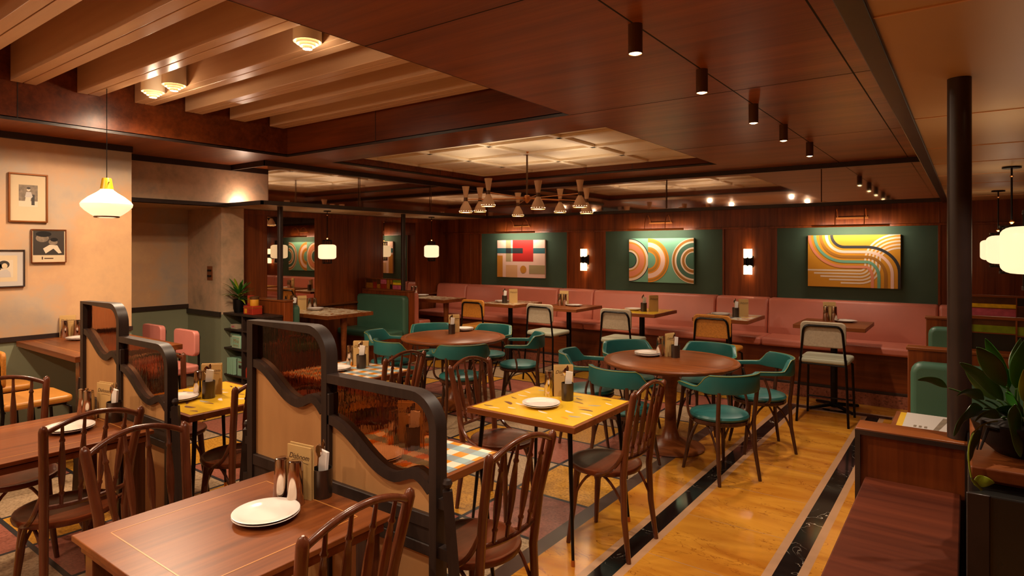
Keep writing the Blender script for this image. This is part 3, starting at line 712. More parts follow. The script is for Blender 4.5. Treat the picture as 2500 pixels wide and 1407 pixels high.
def partition(nm, label, x0, x1, y0, y1, z, m='panel', glass=None, cell=None, frame='walnut'):
    t = empty(nm, label, 'partition', ((x0 + x1) / 2, (y0 + y1) / 2, 0)); w, h = (x1 - x0) / 2, (y1 - y0) / 2
    MB().box(-w, w, -h, h, 0, z).build('panel', m, t, bevel=.004)
    MB().box(-w - .008, w + .008, -h - .008, h + .008, z, z + .018).build('cap_rail', frame, t, bevel=.003)
    if glass:
        g0, g1, hh = glass; g0 -= (x0 + x1) / 2; g1 -= (x0 + x1) / 2; zb = z + .018
        fr = MB(); fr.box(g0, g1, -.014, .014, zb + hh - .016, zb + hh).box(g0, g0 + .016, -.014, .014, zb, zb + hh).box(g1 - .016, g1, -.014, .014, zb, zb + hh).box(g0, g1, -.014, .014, zb, zb + .012)
        x = g0 + .016; pan = []
        ms = ['s_yel', 's_pink', 's_brown', 's_och', 's_green', 's_dark', 's_red']; ci = 0
        while x < g1 - .03:
            ww, cols = cell[ci % len(cell)]; ci += 1; ww = min(ww, g1 - .016 - x)
            fr.box(x + ww - .004, x + ww + .004, -.01, .01, zb, zb + hh)
            zc_ = zb + .012; hv = hh - .028
            for fr_, k in cols:
                pan.append((x, x + ww, zc_, zc_ + fr_ * hv, k)); zc_ += fr_ * hv
                if zc_ < zb + hh - .03 and fr_ > .3: fr.box(x, x + ww, -.008, .008, zc_ - .003, zc_ + .003)
            x += ww
        fo = fr.build('glass_frame', frame, t, smooth=False)
        for a, b, c_, d, k in pan: MB().box(a, b, -.004, .004, c_, d).build('glass_pane', ms[k], fo, smooth=False)
    return t
partition('booth_partition', 'low wooden partition behind the bookshelf carrying the first thin pole', XB, -6.62, 4.38, 4.50, 1.04)
partition('booth_partition', 'wooden partition between green and pink booths with a stained glass strip on top', XB, -6.62, 6.44, 6.56, 1.04, glass=(XB + .02, -6.78, .17), cell=[(.16, ((.6, 3), (.4, 2))), (.09, ((.7, 6), (.3, 2))), (.08, ((.5, 3), (.5, 2))), (.14, ((.5, 6), (.5, 1))), (.07, ((1, 3),)), (.06, ((.5, 5), (.5, 3))), (.26, ((.45, 1), (.25, 0), (.3, 4)))])
def pad_back(q, x0, x1, y, z0, z1, d): q.prism(rrect(x1 - x0, z1 - z0, .06, 4, (x0 + x1) / 2, (z0 + z1) / 2), lambda u, v: (u, y, v), lambda u, v: (u, y + d, v))
def booth_bench(label, m, x0, x1, yb, d, zs, zt, depth=.48, seatm=None):
    """yb wall side of the bench, d = +1 faces +y"""
    t = empty('booth_bench', label, 'bench', ((x0 + x1) / 2, yb, 0)); w = (x1 - x0) / 2
    q = MB(); pad_back(q, -w, w, 0 if d > 0 else -.11, zs - .1, zt, .11); q.build('backrest', m, t, bevel=.03, seg=4, angle=60)
    MB().box(-w, w, d * .112, d * depth, zs - .1, zs).build('seat_cushion', seatm or m, t, bevel=.03, seg=4, angle=60)
    MB().box(-w, w, d * .01, d * (depth - .04), 0, zs - .102).build('base', 'panel_h', t, smooth=False)
    return t
booth_bench('green leather bench whose rear is against the bookshelf partition', 'green', XB + .01, -6.64, 4.51, 1, .5, .99)
booth_bench('green leather booth bench facing the viewer beside the tapered-leg table', 'green', XB + .01, -6.60, 6.43, -1, .5, .99)
booth_bench('short pink bench with its back to the stained glass partition', 'pink', XB + .01, -6.64, 6.57, 1, .6, 1.03, .36)
for x, y, lb in ((-6.80, 4.44, 'thin black pole rising from the first booth partition'), (-6.80, 6.50, 'thin black pole rising from the stained glass partition')):
    o = MB().tube([(0, 0, 1.058), (0, 0, 2.2)], .034, 20).build('black_pole', 'black'); o.location = (x, y, 0); tag(o, lb, 'pole')
# right-hand booths
pt = partition('booth_partition', 'right-hand partition nearest the viewer, carrying the tall black pole', -.285, -.0, 2.28, 2.375, 1.085, 'panel', frame='walnut')
MB().box(-.1505, .1505, -.0595, -.0555, 1.083, 1.0975).box(-.1505, -.136, -.0595, -.0475, 0, 1.083).box(.136, .1505, -.0595, -.0475, 0, 1.083).build('edge_trim', 'black', pt, smooth=False)
partition('booth_partition', 'middle right-hand partition topped with green and dark stained glass', -.285, 1.55, 4.33, 4.42, 1.085, 'panel', (.0, 1.5, .2), [(.2, ((.55, 5), (.25, 4), (.2, 2))), (.2, ((.5, 5), (.3, 4), (.2, 2))), (.16, ((.6, 3), (.4, 2)))], frame='walnut')
partition('booth_partition', 'farthest right-hand partition topped with yellow and pink stained glass', -.285, 1.55, 6.34, 6.43, 1.085, 'panel', (.0, 1.5, .2), [(.3, ((.48, 1), (.2, 0), (.32, 2))), (.14, ((.6, 2), (.4, 5))), (.2, ((.7, 3), (.3, 2))), (.1, ((.5, 6), (.5, 2)))], frame='walnut')
booth_bench('dark green booth bench on the middle right-hand partition', 'green', -.265, 1.5, 4.325, -1, .5, 1.03)
booth_bench('dark green booth bench on the farthest right-hand partition', 'green', -.265, 1.5, 6.335, -1, .5, 1.03)
o = MB().tube([(0, 0, 1.104), (0, 0, 2.2)], .031, 24).build('black_pole', 'black'); o.location = (-.02, 2.33, 0); tag(o, 'tall black pole in the right foreground behind the plant', 'pole')
table_rect('booth_table', 'yellow topped table in the right-hand booth under the printed sheets', -.31, .9, 3.12, 3.95, .8, 'yellowtop', .04, 'walnut', legs='column')
o = MB().box(-.26, -.02, 3.48, 3.92, .8018, .806).build('printed_sheet', 'mountw'); tag(o, 'large printed paper sheet on the yellow right-hand table, left of the pole', 'paper')
k_ = MB()
for i in range(3): k_.box(-.215 + i * .022, -.203 + i * .022, 3.62, 3.66, .806, .8066)
k_.quad([(-.14, 3.55, .8064), (-.12, 3.55, .8064), (-.07, 3.88, .8064), (-.10, 3.88, .8064)]); k_.build('print_marks', 'g2', o, smooth=False)
o = MB().box(.0, .26, 3.45, 3.85, .8018, .806).build('printed_sheet', 'mountw'); tag(o, 'printed paper sheet on the yellow right-hand table, right of the pole', 'paper')
# console in the right foreground
t = empty('wood_console', 'dark red-brown wooden console surface in the lower right corner', 'counter', (-.14, 1.6, 0))
MB().box(-.125, .125, -1.2, .675, .92, .95).build('console_top', wood('console_wood', '#401A0E', '#652E1A', 0, .4, .9), t, bevel=.004)
MB().box(-.12, .125, -1.19, .675, 0, .92).build('body', 'panel', t, smooth=False)
t = empty('planter_cabinet', 'black lacquered cabinet with wood shelf that holds the big plant', 'cabinet', (.4, 2.0, 0))
MB().box(-.4, .6, -.29, .27, 0, 1.14).build('body', 'charcoal', t, bevel=.004)
MB().box(-.39, .6, -.2, .27, 1.141, 1.155).build('recess', 'panel_h', t, smooth=False)
MB().box(-.395, .62, -.24, .30, 1.156, 1.185).build('shelf_top', 'walnut', t, bevel=.004)
MB().box(-.402, -.36, -.295, -.288, 0, 1.14).build('stile', 'black', t, bevel=.002)

# ------------------------------------------------------------------ glass dividers (in the x-z plane)
def wave(x0, x1, za, zb, n=22):
    """S shaped rail: high at the left post, dips, rises slightly at the right"""
    r = []
    for i in range(n + 1):
        u = i / n
        if u < .66: k = u / .66; z = zb + (za - zb) * (.5 + .5 * math.cos(PI * k))
        else: k = (u - .66) / .34; z = zb + .035 * (.5 - .5 * math.cos(PI * min(1, k / .62))) - (.045 * max(0, (k - .62) / .38) ** 1.5)
        r.append((x0 + (x1 - x0) * u, z))
    return r
def divider(x0, label, y=1.6, zt=1.345):
    t = empty('glass_divider', label, 'divider', (x0, y, 0))
    W = 1.165; xs = .56; d = .028; fw_ = .034; z2 = zt - .19
    def fpath(a, b, top, r=.11):
        o = [(a, .0), (a, top), (b - r, top)] + [(b - r + r * math.sin(PI / 2 * i / 8), top - r + r * math.cos(PI / 2 * i / 8)) for i in range(1, 9)] + [(b, .0)]
        return o
    def ribbon(path, wd, d_, nm, m='frame', closed=False):
        q = MB(); P = [Vector(p) for p in path]; L = []; R = []
        for i, p in enumerate(P):
            tg = (P[min(i + 1, len(P) - 1)] - P[max(i - 1, 0)]).normalized()
            if 0 < i < len(P) - 1:
                n1 = (P[i] - P[i - 1]).normalized(); n2 = (P[i + 1] - P[i]).normalized(); k = 1 / max(.6, math.sqrt((1 + n1.dot(n2)) / 2))
            else: k = 1
            nn = Vector((-tg.y, tg.x)) * wd / 2 * k; L.append(p + nn); R.append(p - nn)
        fl_ = [(a.x, -d_, a.y) for a in L]; fr_ = [(a.x, -d_, a.y) for a in R]; bl = [(a.x, d_, a.y) for a in L]; br = [(a.x, d_, a.y) for a in R]
        q.strip(fl_, fr_); q.strip(br, bl); q.strip(bl, fl_); q.strip(fr_, br)
        q.quad([fl_[0], bl[0], br[0], fr_[0]]); q.quad([fl_[-1], fr_[-1], br[-1], bl[-1]])
        return q.build(nm, m, t, angle=35)
    ribbon(fpath(.017, xs, zt), fw_, d, 'tall_frame'); 
    ribbon([(xs + .018, z2)] + fpath(xs, W, z2)[2:], fw_, d, 'low_frame')
    for a, b, ztop, zw, z_l in ((.034, xs - .017, zt - .017, zt - .185, zt - .32), (xs + .017, W - .017, z2 - .017, z2 - .165, z2 - .315)):
        wv = wave(a, b, zw, z_l)
        ribbon(wv, .036, d * .9, 'wavy_rail')
        zb = .735
        # beige panel under the wave
        poly = [(a, zb)] + [(b, zb)] + [(p[0], p[1]) for p in wv[::-1]]
        MB().prism(poly, lambda u, v: (u, -.008, v), lambda u, v: (u, .008, v)).build('beige_panel', 'beige', t, smooth=False)
        # glass above the wave
        r = .095; tp = [(a, ztop), (b - r, ztop)] + [(b - r + r * math.sin(PI / 2 * i / 6), ztop - r + r * math.cos(PI / 2 * i / 6)) for i in range(1, 7)]
        MB().prism([(p[0], p[1]) for p in wv] + tp[::-1], lambda u, v: (u, -.002, v), lambda u, v: (u, .002, v)).build('amber_pane', 'amber', t, smooth=False)
    MB().box(.034, W - .017, -d * .9, d * .9, .695, .745).build('middle_rail', 'frame', t, bevel=.004)
    MB().box(.034, W - .017, -d * .9, d * .9, .60, .64).build('lower_rail', 'frame', t, bevel=.004)
    MB().box(.034, W - .017, -.02, .02, .64, .695).build('fillet_board', 'frame', t, bevel=.002)
    MB().box(.034, xs, -.008, .008, .06, .6).build('beige_panel', 'beige', t, smooth=False)
    MB().box(xs + .03, W - .017, -.008, .008, .06, .6).build('beige_panel', 'beige', t, smooth=False)
    MB().box(xs - .017, xs + .03, -d * .9, d * .9, .0, zt - .25).build('centre_post', 'frame', t, bevel=.003)
    for s_, xx in ((-1, -.045), (1, W + .045)):
        f = MB(); f.tube([(xx + s_ * .09, 0, 0), (xx, 0, .84)], [.034, .024], 4)
        ft = f.build('foot_post', 'frame', t, smooth=False)
        MB().lathe([(0, -.018), (.013, -.013), (.018, 0), (.013, .013), (0, .018)], 16, (xx, 0, .865), cap=False).lathe([(.009, -.03), (.009, -.014)], 10, (xx, 0, .865)).build('ball_finial', 'frame', ft)
        MB().box(min(xx, xx - s_ * .05), max(xx, xx - s_ * .05), -.016, .016, .775, .81).build('brace', 'frame', t); MB().box(min(xx + s_ * .02, xx - s_ * .05), max(xx + s_ * .02, xx - s_ * .05), -.016, .016, .60, .64).build('brace', 'frame', t)
    return t
divider(-2.665, 'near dark-framed divider with amber glass and wavy rails, centre left')
divider(-4.62, 'farther dark-framed divider with amber glass and wavy rails, at the left', 1.6, 1.335)

# ------------------------------------------------------------------ table settings
def make_plate():
    o = MB().lathe([(0, .002), (.055, .002), (.06, 0), (.066, .003), (.09, .009), (.110, .0165), (.113, .0185), (.110, .0195), (.088, .0125), (.07, .007), (.05, .006), (0, .006)], 40, cap=False).build('plate', 'plate')
    return tag(o, '', 'plate')
def make_tumbler():
    o = MB().lathe([(.031, 0), (.0325, .002), (.0255, .152), (.024, .159), (.021, .1605), (0, .1595)], 28, cap=False).build('steel_tumbler', 'steel')
    return tag(o, '', 'cup')
def make_menu():
    t = empty('menu_card', '', 'menu')
    MB().box(-.062, .062, -.008, -.002, 0, .195).build('front_board', 'paper', t, bevel=.0006)
    MB().box(-.062, .062, .004, .010, 0, .20).build('back_board', 'paper', t, bevel=.0006)
    text_mesh('Dishoom', .029, 'lettering', 'ink', t, (0, -.0084, .155), (PI / 2, 0, 0), .35)
    MB().tube([(-.02, -.0085, .136), (.01, -.0085, .138), (.05, -.0085, .134)], .0007, 5).build('underline', 'ink', t)
    return t
def make_pot():
    t = empty('cutlery_pot', '', 'cutlery holder')
    MB().lathe([(.037, 0), (.038, .108), (.035, .108), (.034, .004), (0, .004)], 24, cap=False).build('pot_body', 'steel_d', t)
    return t
def make_napkin():
    o = MB().prism([(-.02, .03), (.019, .03), (.034, .172), (-.008, .180)], lambda u, v: (u, -.004, v), lambda u, v: (u + .004, .006, v)).build('folded_napkin', 'napkin', bevel=.001)
    return tag(o, '', 'napkin')
def make_spoon():
    b = MB(); b.tube([(0, 0, .006), (0, 0, .12), (.002, .001, .15)], [.0035, .0025, .0028], 6)
    n0 = len(b.v); 
    for (r, z) in ((.002, .115), (.011, .122), (.0165, .138), (.0155, .154), (.009, .166), (.001, .17)):
        pass
    b.tube([(.002, .001, .146), (.003, .001, .154), (.004, .0, .168), (.005, .0, .184), (.005, .001, .195), (.005, .001, .199)], [.003, .011, .0165, .0155, .008, .002], 12, flat=.22)
    return tag(b.build('spoon', 'steel'), '', 'cutlery')
def make_knife():
    o = MB().tube([(0, 0, .006), (0, 0, .13), (.003, 0, .155), (.005, 0, .195), (.006, 0, .21)], [.0035, .004, .008, .009, .002], 8, flat=.2).build('table_knife', 'steel')
    return tag(o, '', 'cutlery')
PR = {k: [f(), [False]] for k, f in dict(plate=make_plate, cup=make_tumbler, menu=make_menu, pot=make_pot, nap=make_napkin, spoon=make_spoon, knife=make_knife).items()}
def put(k, loc, rz, label, group):
    p, u = PR[k]; return place(p, u, loc, rz, label, group)
def setting(z, where, pl=None, np_=2, cups=(), me=None, mr=0, po=None, tools=True):
    if pl:
        for i in range(np_):
            nm = ['lowest', 'topmost'][i == np_ - 1] if np_ > 1 else 'single'
            if np_ == 3 and i == 1: nm = 'middle'
            put('plate', (pl[0], pl[1], z + .008 * i), 0, '%s white plate %s %s' % (nm, 'of the stack' if np_ > 1 else 'lying', where), 'white plates on the tables')
    for i, c_ in enumerate(cups):
        put('cup', (c_[0], c_[1], z), 0, '%s upturned steel tumbler %s' % (('left', 'right')[i] if len(cups) > 1 else 'lone', where), 'steel tumblers on the tables')
    if me: put('menu', (me[0], me[1], z), mr, 'buff menu card with brown script standing %s' % where, 'menu cards')
    if po:
        put('pot', (po[0], po[1], z), 0, 'small dark cutlery pot %s' % where, 'cutlery pots')
        put('nap', (po[0] + .002, po[1] - .006, z + .002), mr, 'white napkin in the cutlery pot %s' % where, 'napkins in the cutlery pots')
        if tools:
            put('spoon', (po[0] - .01, po[1] - .012, z + .002), mr, 'upright spoon in the cutlery pot %s' % where, 'spoons in the pots')
            put('knife', (po[0] - .012, po[1] + .01, z + .002), mr, 'upright knife in the cutlery pot %s' % where, 'knives in the pots')
YAW = .55
setting(.74, 'on the foreground walnut table', (-1.975, 1.235), 2, [(-2.063, 1.355), (-1.993, 1.365)], (-2.035, 1.415), .12, (-1.975, 1.468))
setting(.74, 'on the far left walnut table', (-3.745, 1.225), 2, [(-3.965, 1.365), (-3.895, 1.365)], (-3.85, 1.43), .2, (-3.745, 1.435))
setting(.7415, 'on the central yellow table', (-2.05, 3.08), 2, [(-2.155, 3.33)], (-2.075, 3.375), .75, (-2.0, 3.30))
setting(.7415, 'on the yellow table between the dividers', (-3.94, 1.87), 2, [(-3.955, 2.00)], (-3.925, 2.07), .75, (-3.85, 2.01))
setting(.7415, 'on the near gingham table', (-2.125, 1.88), 2, [(-2.24, 2.075)], (-2.175, 2.13), .5, (-2.10, 2.07))
setting(.7415, 'on the far gingham table', (-3.93, 3.05), 2, [(-4.01, 3.25)], (-3.925, 3.29), .6, (-3.845, 3.225))
setting(.74, 'on the nearer round table', (-2.27, 5.10), 3, [(-2.175, 5.15), (-2.20, 5.235)], (-2.10, 5.20), 1.3, (-2.035, 5.155))
setting(.74, 'on the farther round table', (-4.67, 5.41), 3, [(-4.72, 5.26)], (-4.66, 5.235), 1.0, (-4.60, 5.13))
setting(.86, 'on the left wall table', (-6.46, 2.20), 2, [(-6.72, 2.16), (-6.69, 2.25)], (-6.765, 2.2), 1.1)
setting(.9, 'on the right-hand banquette table', (-1.05, 7.44), 1, [(-1.235, 7.42), (-1.155, 7.42)], (-1.215, 7.50), .3)
setting(.9015, 'on the mosaic banquette table', (-2.33, 7.3), 2, [], (-2.08, 7.33), .9, (-2.135, 7.22))
setting(.9015, 'on the yellow banquette table', (-3.41, 7.24), 2, [], (-3.15, 7.26), .9, (-3.245, 7.18))
setting(.9, 'on the left walnut banquette table', (-4.33, 7.32), 1, [(-4.52, 7.26), (-4.45, 7.275)], (-4.50, 7.34), .3)
setting(.9015, 'on the pale banquette table', (-5.47, 7.20), 2, [], (-5.28, 7.21), .9, (-5.36, 7.11))
setting(.8215, 'in the green booth', (-7.36, 5.36), 3, [(-7.50, 5.36), (-7.49, 5.44)], (-7.545, 5.27), 1.2, (-7.55, 5.15))
setting(.9015, 'in the pink corner booth', (-7.25, 7.35), 2, [(-7.42, 7.30), (-7.43, 7.39)])

# ------------------------------------------------------------------ bookshelf by the pillar
t = empty('bookshelf', 'low dark bookshelf against the pillar holding tins and menus', 'shelf', (-7.09, 4.24, 0)); w_, h_ = .45, .125
for i, x in enumerate((-w_, -.02, w_ - .02)):
    MB().box(x, x + .02, -h_, h_, 0, .86).build('side_board' if i != 1 else 'divider_board', 'frame', t, bevel=.002)
MB().box(-w_ - .01, w_ + .01, -h_ - .01, h_, .86, .885).build('top_board', 'frame', t, bevel=.003)
for z in (.10, .43, .665): MB().box(-w_ + .02, w_ - .02, -h_ + .002, h_, z, z + .02).build('shelf_board', 'frame', t, bevel=.002)
MB().box(-w_ + .02, w_ - .02, h_ - .01, h_, .0, .86).build('back_board', 'pot', t, smooth=False)
def tin(name, label, cat, loc, w, d, h, m, bev=.006, rz=0):
    t = empty(name, label, cat, loc, rz)
    MB().box(-w / 2, w / 2, -d / 2, d / 2, 0, h).build('tin_body', m, t, bevel=bev, seg=3); return t
for i, x in enumerate((-7.40, -7.26)):
    t = tin('label_tin', ['mint tin with brown script on the middle shelf, the left one behind', 'mint tin with brown script on the middle shelf, the right one in front'][i], 'tin', (x, 4.215 - .06 * i, .451), .2, .05, .17 - .01 * i, 'mint', .012)
    MB().box(-.088, .088, -.0262, -.0256, .012, .148).build('cream_border', 'a_cream', t, smooth=False)
    MB().box(-.083, .083, -.0268, -.0262, .017, .143).build('label_field', 'mint', t, smooth=False)
    text_mesh('Mira', .068, 'lettering', 'a_brown', t, (0, -.0272, .092), (PI / 2, 0, 0), .3)
    text_mesh('BAR NA', .03, 'lettering', 'a_brown', t, (0, -.0272, .038), (PI / 2, 0, 0))
t = empty('standing_frame', 'small wooden picture frame beside the mint tins', 'picture frame', (-7.0, 4.165, .4525)); MB().box(-.075, .075, 0, .015, 0, .17).build('frame_border', 'walnut', t, bevel=.003)
MB().box(-.055, .055, -.0015, 0, .02, .15).build('photo_mount', 'mount', t, smooth=False); MB().box(-.018, .018, -.0025, -.0015, .06, .12).build('photo', 'g1', t, smooth=False)
for i in range(4):
    o = MB().box(-.012, .012, -.08, .08, 0, .2).build('mint_booklet', 'mint', bevel=.001); o.location = (-7.43 + i * .045, 4.2, .122); o.rotation_euler = (0, .03, -.25)
    tag(o, ['leftmost mint booklet standing on the lowest shelf', 'mint booklet second from the left on the lowest shelf', 'mint booklet third from the left on the lowest shelf', 'mint booklet on the right of the row on the lowest shelf'][i], 'book', 'mint booklets on the lowest shelf')
t = empty('mint_folder', 'mint folder facing forward on the lowest shelf with a small drawing', 'folder', (-7.19, 4.15, .122)); MB().box(-.07, .07, -.006, .006, 0, .205).build('cover', 'mint', t)
MB().box(-.075, -.062, -.008, .008, 0, .205).build('spine', 'frame', t); MB().box(-.03, .03, -.007, -.0062, .09, .13).build('drawing', 'g1', t); MB().box(-.04, .045, -.007, -.0062, .165, .172).build('title_bar', 'red', t)
t = empty('red_flask', 'squat red flask with handle on the lowest shelf', 'flask', (-7.0, 4.17, .122)); MB().lathe([(0, 0), (.052, 0), (.056, .01), (.056, .10), (.045, .125), (.022, .135), (.022, .15), (0, .15)], 24, cap=False).build('body', 'red', t)
MB().tube(bez((-.03, 0, .14), (0, 0, .20), (.03, 0, .14), 8), .004, 6).build('handle', 'red', t)
t = tin('small_box', 'small pale box lying on the top shelf of the bookshelf', 'box', (-7.35, 4.19, .686), .13, .08, .055, 'greyfab', .002); MB().box(-.04, .02, -.0412, -.0404, .02, .035).build('print_band', 's_pink', t, smooth=False)
t = tin('red_tin', 'large red hinged tin at the front of the bookshelf top', 'tin', (-7.0, 4.2, .885), .2, .13, .105, 'red', .006)
MB().box(-.102, .102, -.067, .067, .08, .086).build('lid_band', 's_och', t, smooth=False); MB().box(-.075, -.02, -.0665, -.0655, .015, .07).build('label_patch', 'a_gold', t, smooth=False); MB().box(.02, .08, -.0665, -.0655, .02, .065).build('label_patch', 's_red', t, smooth=False)
t = tin('red_tin', 'small upright red tin standing on the large red tin at the left', 'tin', (-7.06, 4.21, .9905), .06, .06, .12, 'red', .004); MB().box(-.02, .02, -.0315, -.0305, .03, .09).build('label_patch', 's_och', t, smooth=False)
t = empty('golden_jar', 'round golden jar with bronze lid on top of the red tin', 'jar', (-6.965, 4.2, .9905)); MB().lathe([(.05, 0), (.052, .004), (.052, .075), (.05, .08)], 24).build('jar_body', 'a_gold', t); MB().lathe([(.054, .08), (.055, .11), (.05, .114)], 24).build('jar_lid', 'brass_d', t)
t = empty('white_canister', 'slim pale canister left of the large red tin', 'canister', (-7.145, 4.2, .885)); MB().lathe([(.03, 0), (.031, .09)], 20).build('body', 'a_cream', t); MB().lathe([(.032, .09), (.032, .108), (.028, .11)], 20).build('lid', 'steel_d', t)

# ------------------------------------------------------------------ plants
def blade(b, base_p, d, L, W, droop, rise, m=0, n=9, fold=.18, twist=0):
    """leaf blade: arcs out from base_p along d; n cross sections with a centre fold"""
    d = Vector(d).normalized(); side = d.cross(Vector((0, 0, 1))).normalized(); p = Vector(base_p); a = len(b.v); pr = p
    for i in range(n + 1):
        u = i / n; wdt = W * (math.sin(PI * min(1, u ** .8)) ** .75 if 0 < u < 1 else 0) + .0015
        hz = L * (u - .18 * droop * u * u); z = rise * L * u - droop * L * u * u
        c_ = p + d * hz + Vector((0, 0, z)); s2 = (side + Vector((0, 0, twist))).normalized()
        up = Vector((0, 0, fold * wdt))
        b.v += [tuple(c_ - s2 * wdt + up), tuple(c_), tuple(c_ + s2 * wdt + up)]
    for i in range(n):
        q = a + 3 * i; b.face([q, q + 1, q + 4, q + 3], m); b.face([q + 1, q + 2, q + 5, q + 4], m)
t = empty('potted_plant', 'small bright green plant with strappy leaves in a black pot on the bookshelf', 'plant', (-7.36, 4.23, .8855))
MB().lathe([(.0, 0), (.055, 0), (.07, .05), (.075, .16), (.07, .165), (.066, .15), (0, .15)], 28, cap=False).build('pot', 'pot', t)
random.seed(4); b = MB()
for i in range(34):
    a = 2 * PI * i / 34 * 2.6 + random.uniform(-.2, .2); k = i / 34
    blade(b, (0, 0, .15 + .1 * k), (math.cos(a), math.sin(a), 0), random.uniform(.16, .24) * (1.15 - .35 * k), .016, .55 - .25 * k, .35 + 1.1 * k, random.choice((0, 0, 0, 1)))
o = b.build('foliage', ['leaf', 'leaf_y'], t); o.data.name = 'foliage'; s_ = o.modifiers.new('solid', 'SOLIDIFY'); s_.thickness = .001
MB().tube([(0, 0, .14), (.004, 0, .27)], .01, 8).build('stem', 'leaf_d', t)

PX, PY, PZ = .105, 1.93, 1.1855
t = empty('potted_plant', 'large plant with broad glossy dark leaves in a black bowl at the right edge', 'plant', (PX, PY, PZ))
MB().lathe([(0, 0), (.05, 0), (.085, .03), (.102, .075), (.1, .08), (.094, .07), (0, .068)], 36, cap=False).build('bowl', 'pot', t)
MB().lathe([(.09, .066), (.05, .078), (0, .082)], 24, cap=False).build('soil', 'soil', t)
random.seed(12)
R_ = Vector((math.cos(.634), math.sin(.634), 0)); F_ = Vector((-math.sin(.634), math.cos(.634), 0))   # two horizontal axes of the plant
def q_(r, f, z): return R_ * r + F_ * f + Vector((0, 0, z))
def arc_leaf(root, mid, tip, W, m, tilt=.5, stalk=True, fold=.22):
    """a leaf whose midrib runs mid -> tip (curving), on a stalk from root"""
    r0, a0, t0 = q_(*root), q_(*mid), q_(*tip); q = MB(); n = 12
    if stalk: q.tube(bez(r0, (r0 + a0) / 2 + Vector((0, 0, .025)), a0, 8), [.0034, .0032, .003, .0028, .0026, .0024, .0022, .002, .0018], 6)
    L = (t0 - a0).length; dirn = (t0 - a0).normalized(); bow = Vector((0, 0, .16 * L))
    side = dirn.cross(F_).normalized(); side = (side * (1 - tilt) + F_ * tilt).normalized(); up = side.cross(dirn).normalized()
    a = len(q.v)
    for i in range(n + 1):
        u = i / n; w = W * (math.sin(PI * u ** .75) ** .8 if 0 < u < 1 else 0) + .0006
        c_ = a0.lerp(t0, u) + bow * 4 * u * (1 - u) * (1 - abs(dirn.z)); wob = up * (.12 * W * math.sin(9 * u))
        q.v += [tuple(c_ - side * w + up * fold * w + wob), tuple(c_), tuple(c_ + side * w + up * fold * w - wob)]
    for i in range(n):
        k = a + 3 * i; q.face([k, k + 1, k + 4, k + 3]); q.face([k + 1, k + 2, k + 5, k + 4])
    o = q.build('leaf', m, t); z = o.modifiers.new('solid', 'SOLIDIFY'); z.thickness = .0008; z.offset = 0
    o.modifiers.new('sub', 'SUBSURF').render_levels = 1
for root, mid, tip, W, m, tilt in (
    ((0, 0, .07), (-.045, -.01, .165), (-.132, -.03, .262), .023, 'leaf_d', .3), ((-.01, 0, .07), (-.035, .01, .125), (-.150, .0, .220), .018, 'leaf_d', .45),
    ((0, .02, .07), (-.005, .01, .155), (.006, .0, .275), .020, 'leaf', .15), ((-.02, 0, .07), (-.105, -.02, .135), (-.192, -.05, .152), .017, 'leaf_d', .5),
    ((-.02, .01, .07), (-.165, .02, .155), (-.232, .03, .172), .011, 'leaf_d', .4), ((-.02, -.02, .07), (-.115, -.03, .118), (-.228, -.09, .07), .024, 'leaf_d', .35),
    ((-.02, -.03, .07), (-.065, -.06, .135), (-.072, -.085, .02), .020, 'leaf_d', .15), ((0, -.03, .07), (-.045, -.06, .125), (.0, -.09, .06), .020, 'leaf_d', .4),
    ((.01, -.02, .07), (-.055, -.02, .155), (-.02, -.05, .095), .019, 'leaf', .4), ((.01, .0, .07), (.01, -.02, .12), (.045, -.03, .245), .018, 'leaf', .3),
    ((.02, -.02, .07), (.02, -.05, .135), (.04, -.08, .04), .019, 'leaf_d', .2), ((.0, .03, .07), (-.03, .04, .12), (-.085, .07, .19), .018, 'leaf_d', .35),
    ((.03, 0, .07), (.03, .0, .17), (.115, .0, .225), .022, 'leaf', .4), ((.03, .0, .07), (.05, -.03, .12), (.125, -.06, .11), .022, 'leaf_d', .5),
    ((.0, .02, .07), (-.015, .02, .15), (-.045, .03, .235), .017, 'leaf', .3), ((-.01, .0, .07), (-.03, -.03, .10), (-.10, -.04, .112), .015, 'leaf', .4),
    ((.02, .03, .07), (.03, .05, .16), (.055, .07, .27), .02, 'leaf_d', .2), ((.0, -.01, .07), (-.01, -.02, .13), (-.02, -.03, .21), .010, 'leaf_y', .3),
    ((.02, -.03, .07), (.055, -.06, .15), (.075, -.07, .25), .019, 'leaf', .25), ((-.01, .02, .07), (-.02, .02, .17), (-.065, .03, .275), .015, 'leaf', .35), ((.03, .02, .07), (.07, .02, .14), (.10, .03, .27), .02, 'leaf', .2),
    ((-.02, -.03, .07), (-.09, -.05, .10), (-.165, -.07, .098), .018, 'leaf_d', .45), ((.01, -.04, .07), (-.015, -.08, .12), (-.055, -.10, .055), .017, 'leaf', .3), ((.02, -.03, .07), (.075, -.07, .10), (.095, -.10, .04), .019, 'leaf_d', .3)):
    arc_leaf(root, mid, tip, W, m, tilt)
q = MB(); q.tube([tuple(v) for v in bez(q_(-.09, -.04, .09), q_(-.215, -.09, .10), q_(-.195, -.1, -.02), 12)], .0018, 6); q.build('trailing_stem', 'leaf_y', t)
arc_leaf((0, 0, 0), (-.145, -.06, .075), (-.198, -.095, .012), .016, 'leaf_d', .2, False)
arc_leaf((0, 0, 0), (-.190, -.1, -.035), (-.150, -.11, -.028), .013, 'leaf_y', .3, False)
arc_leaf((0, 0, 0), (-.196, -.1, -.022), (-.170, -.11, -.055), .004, 'leaf_y', .3, False)
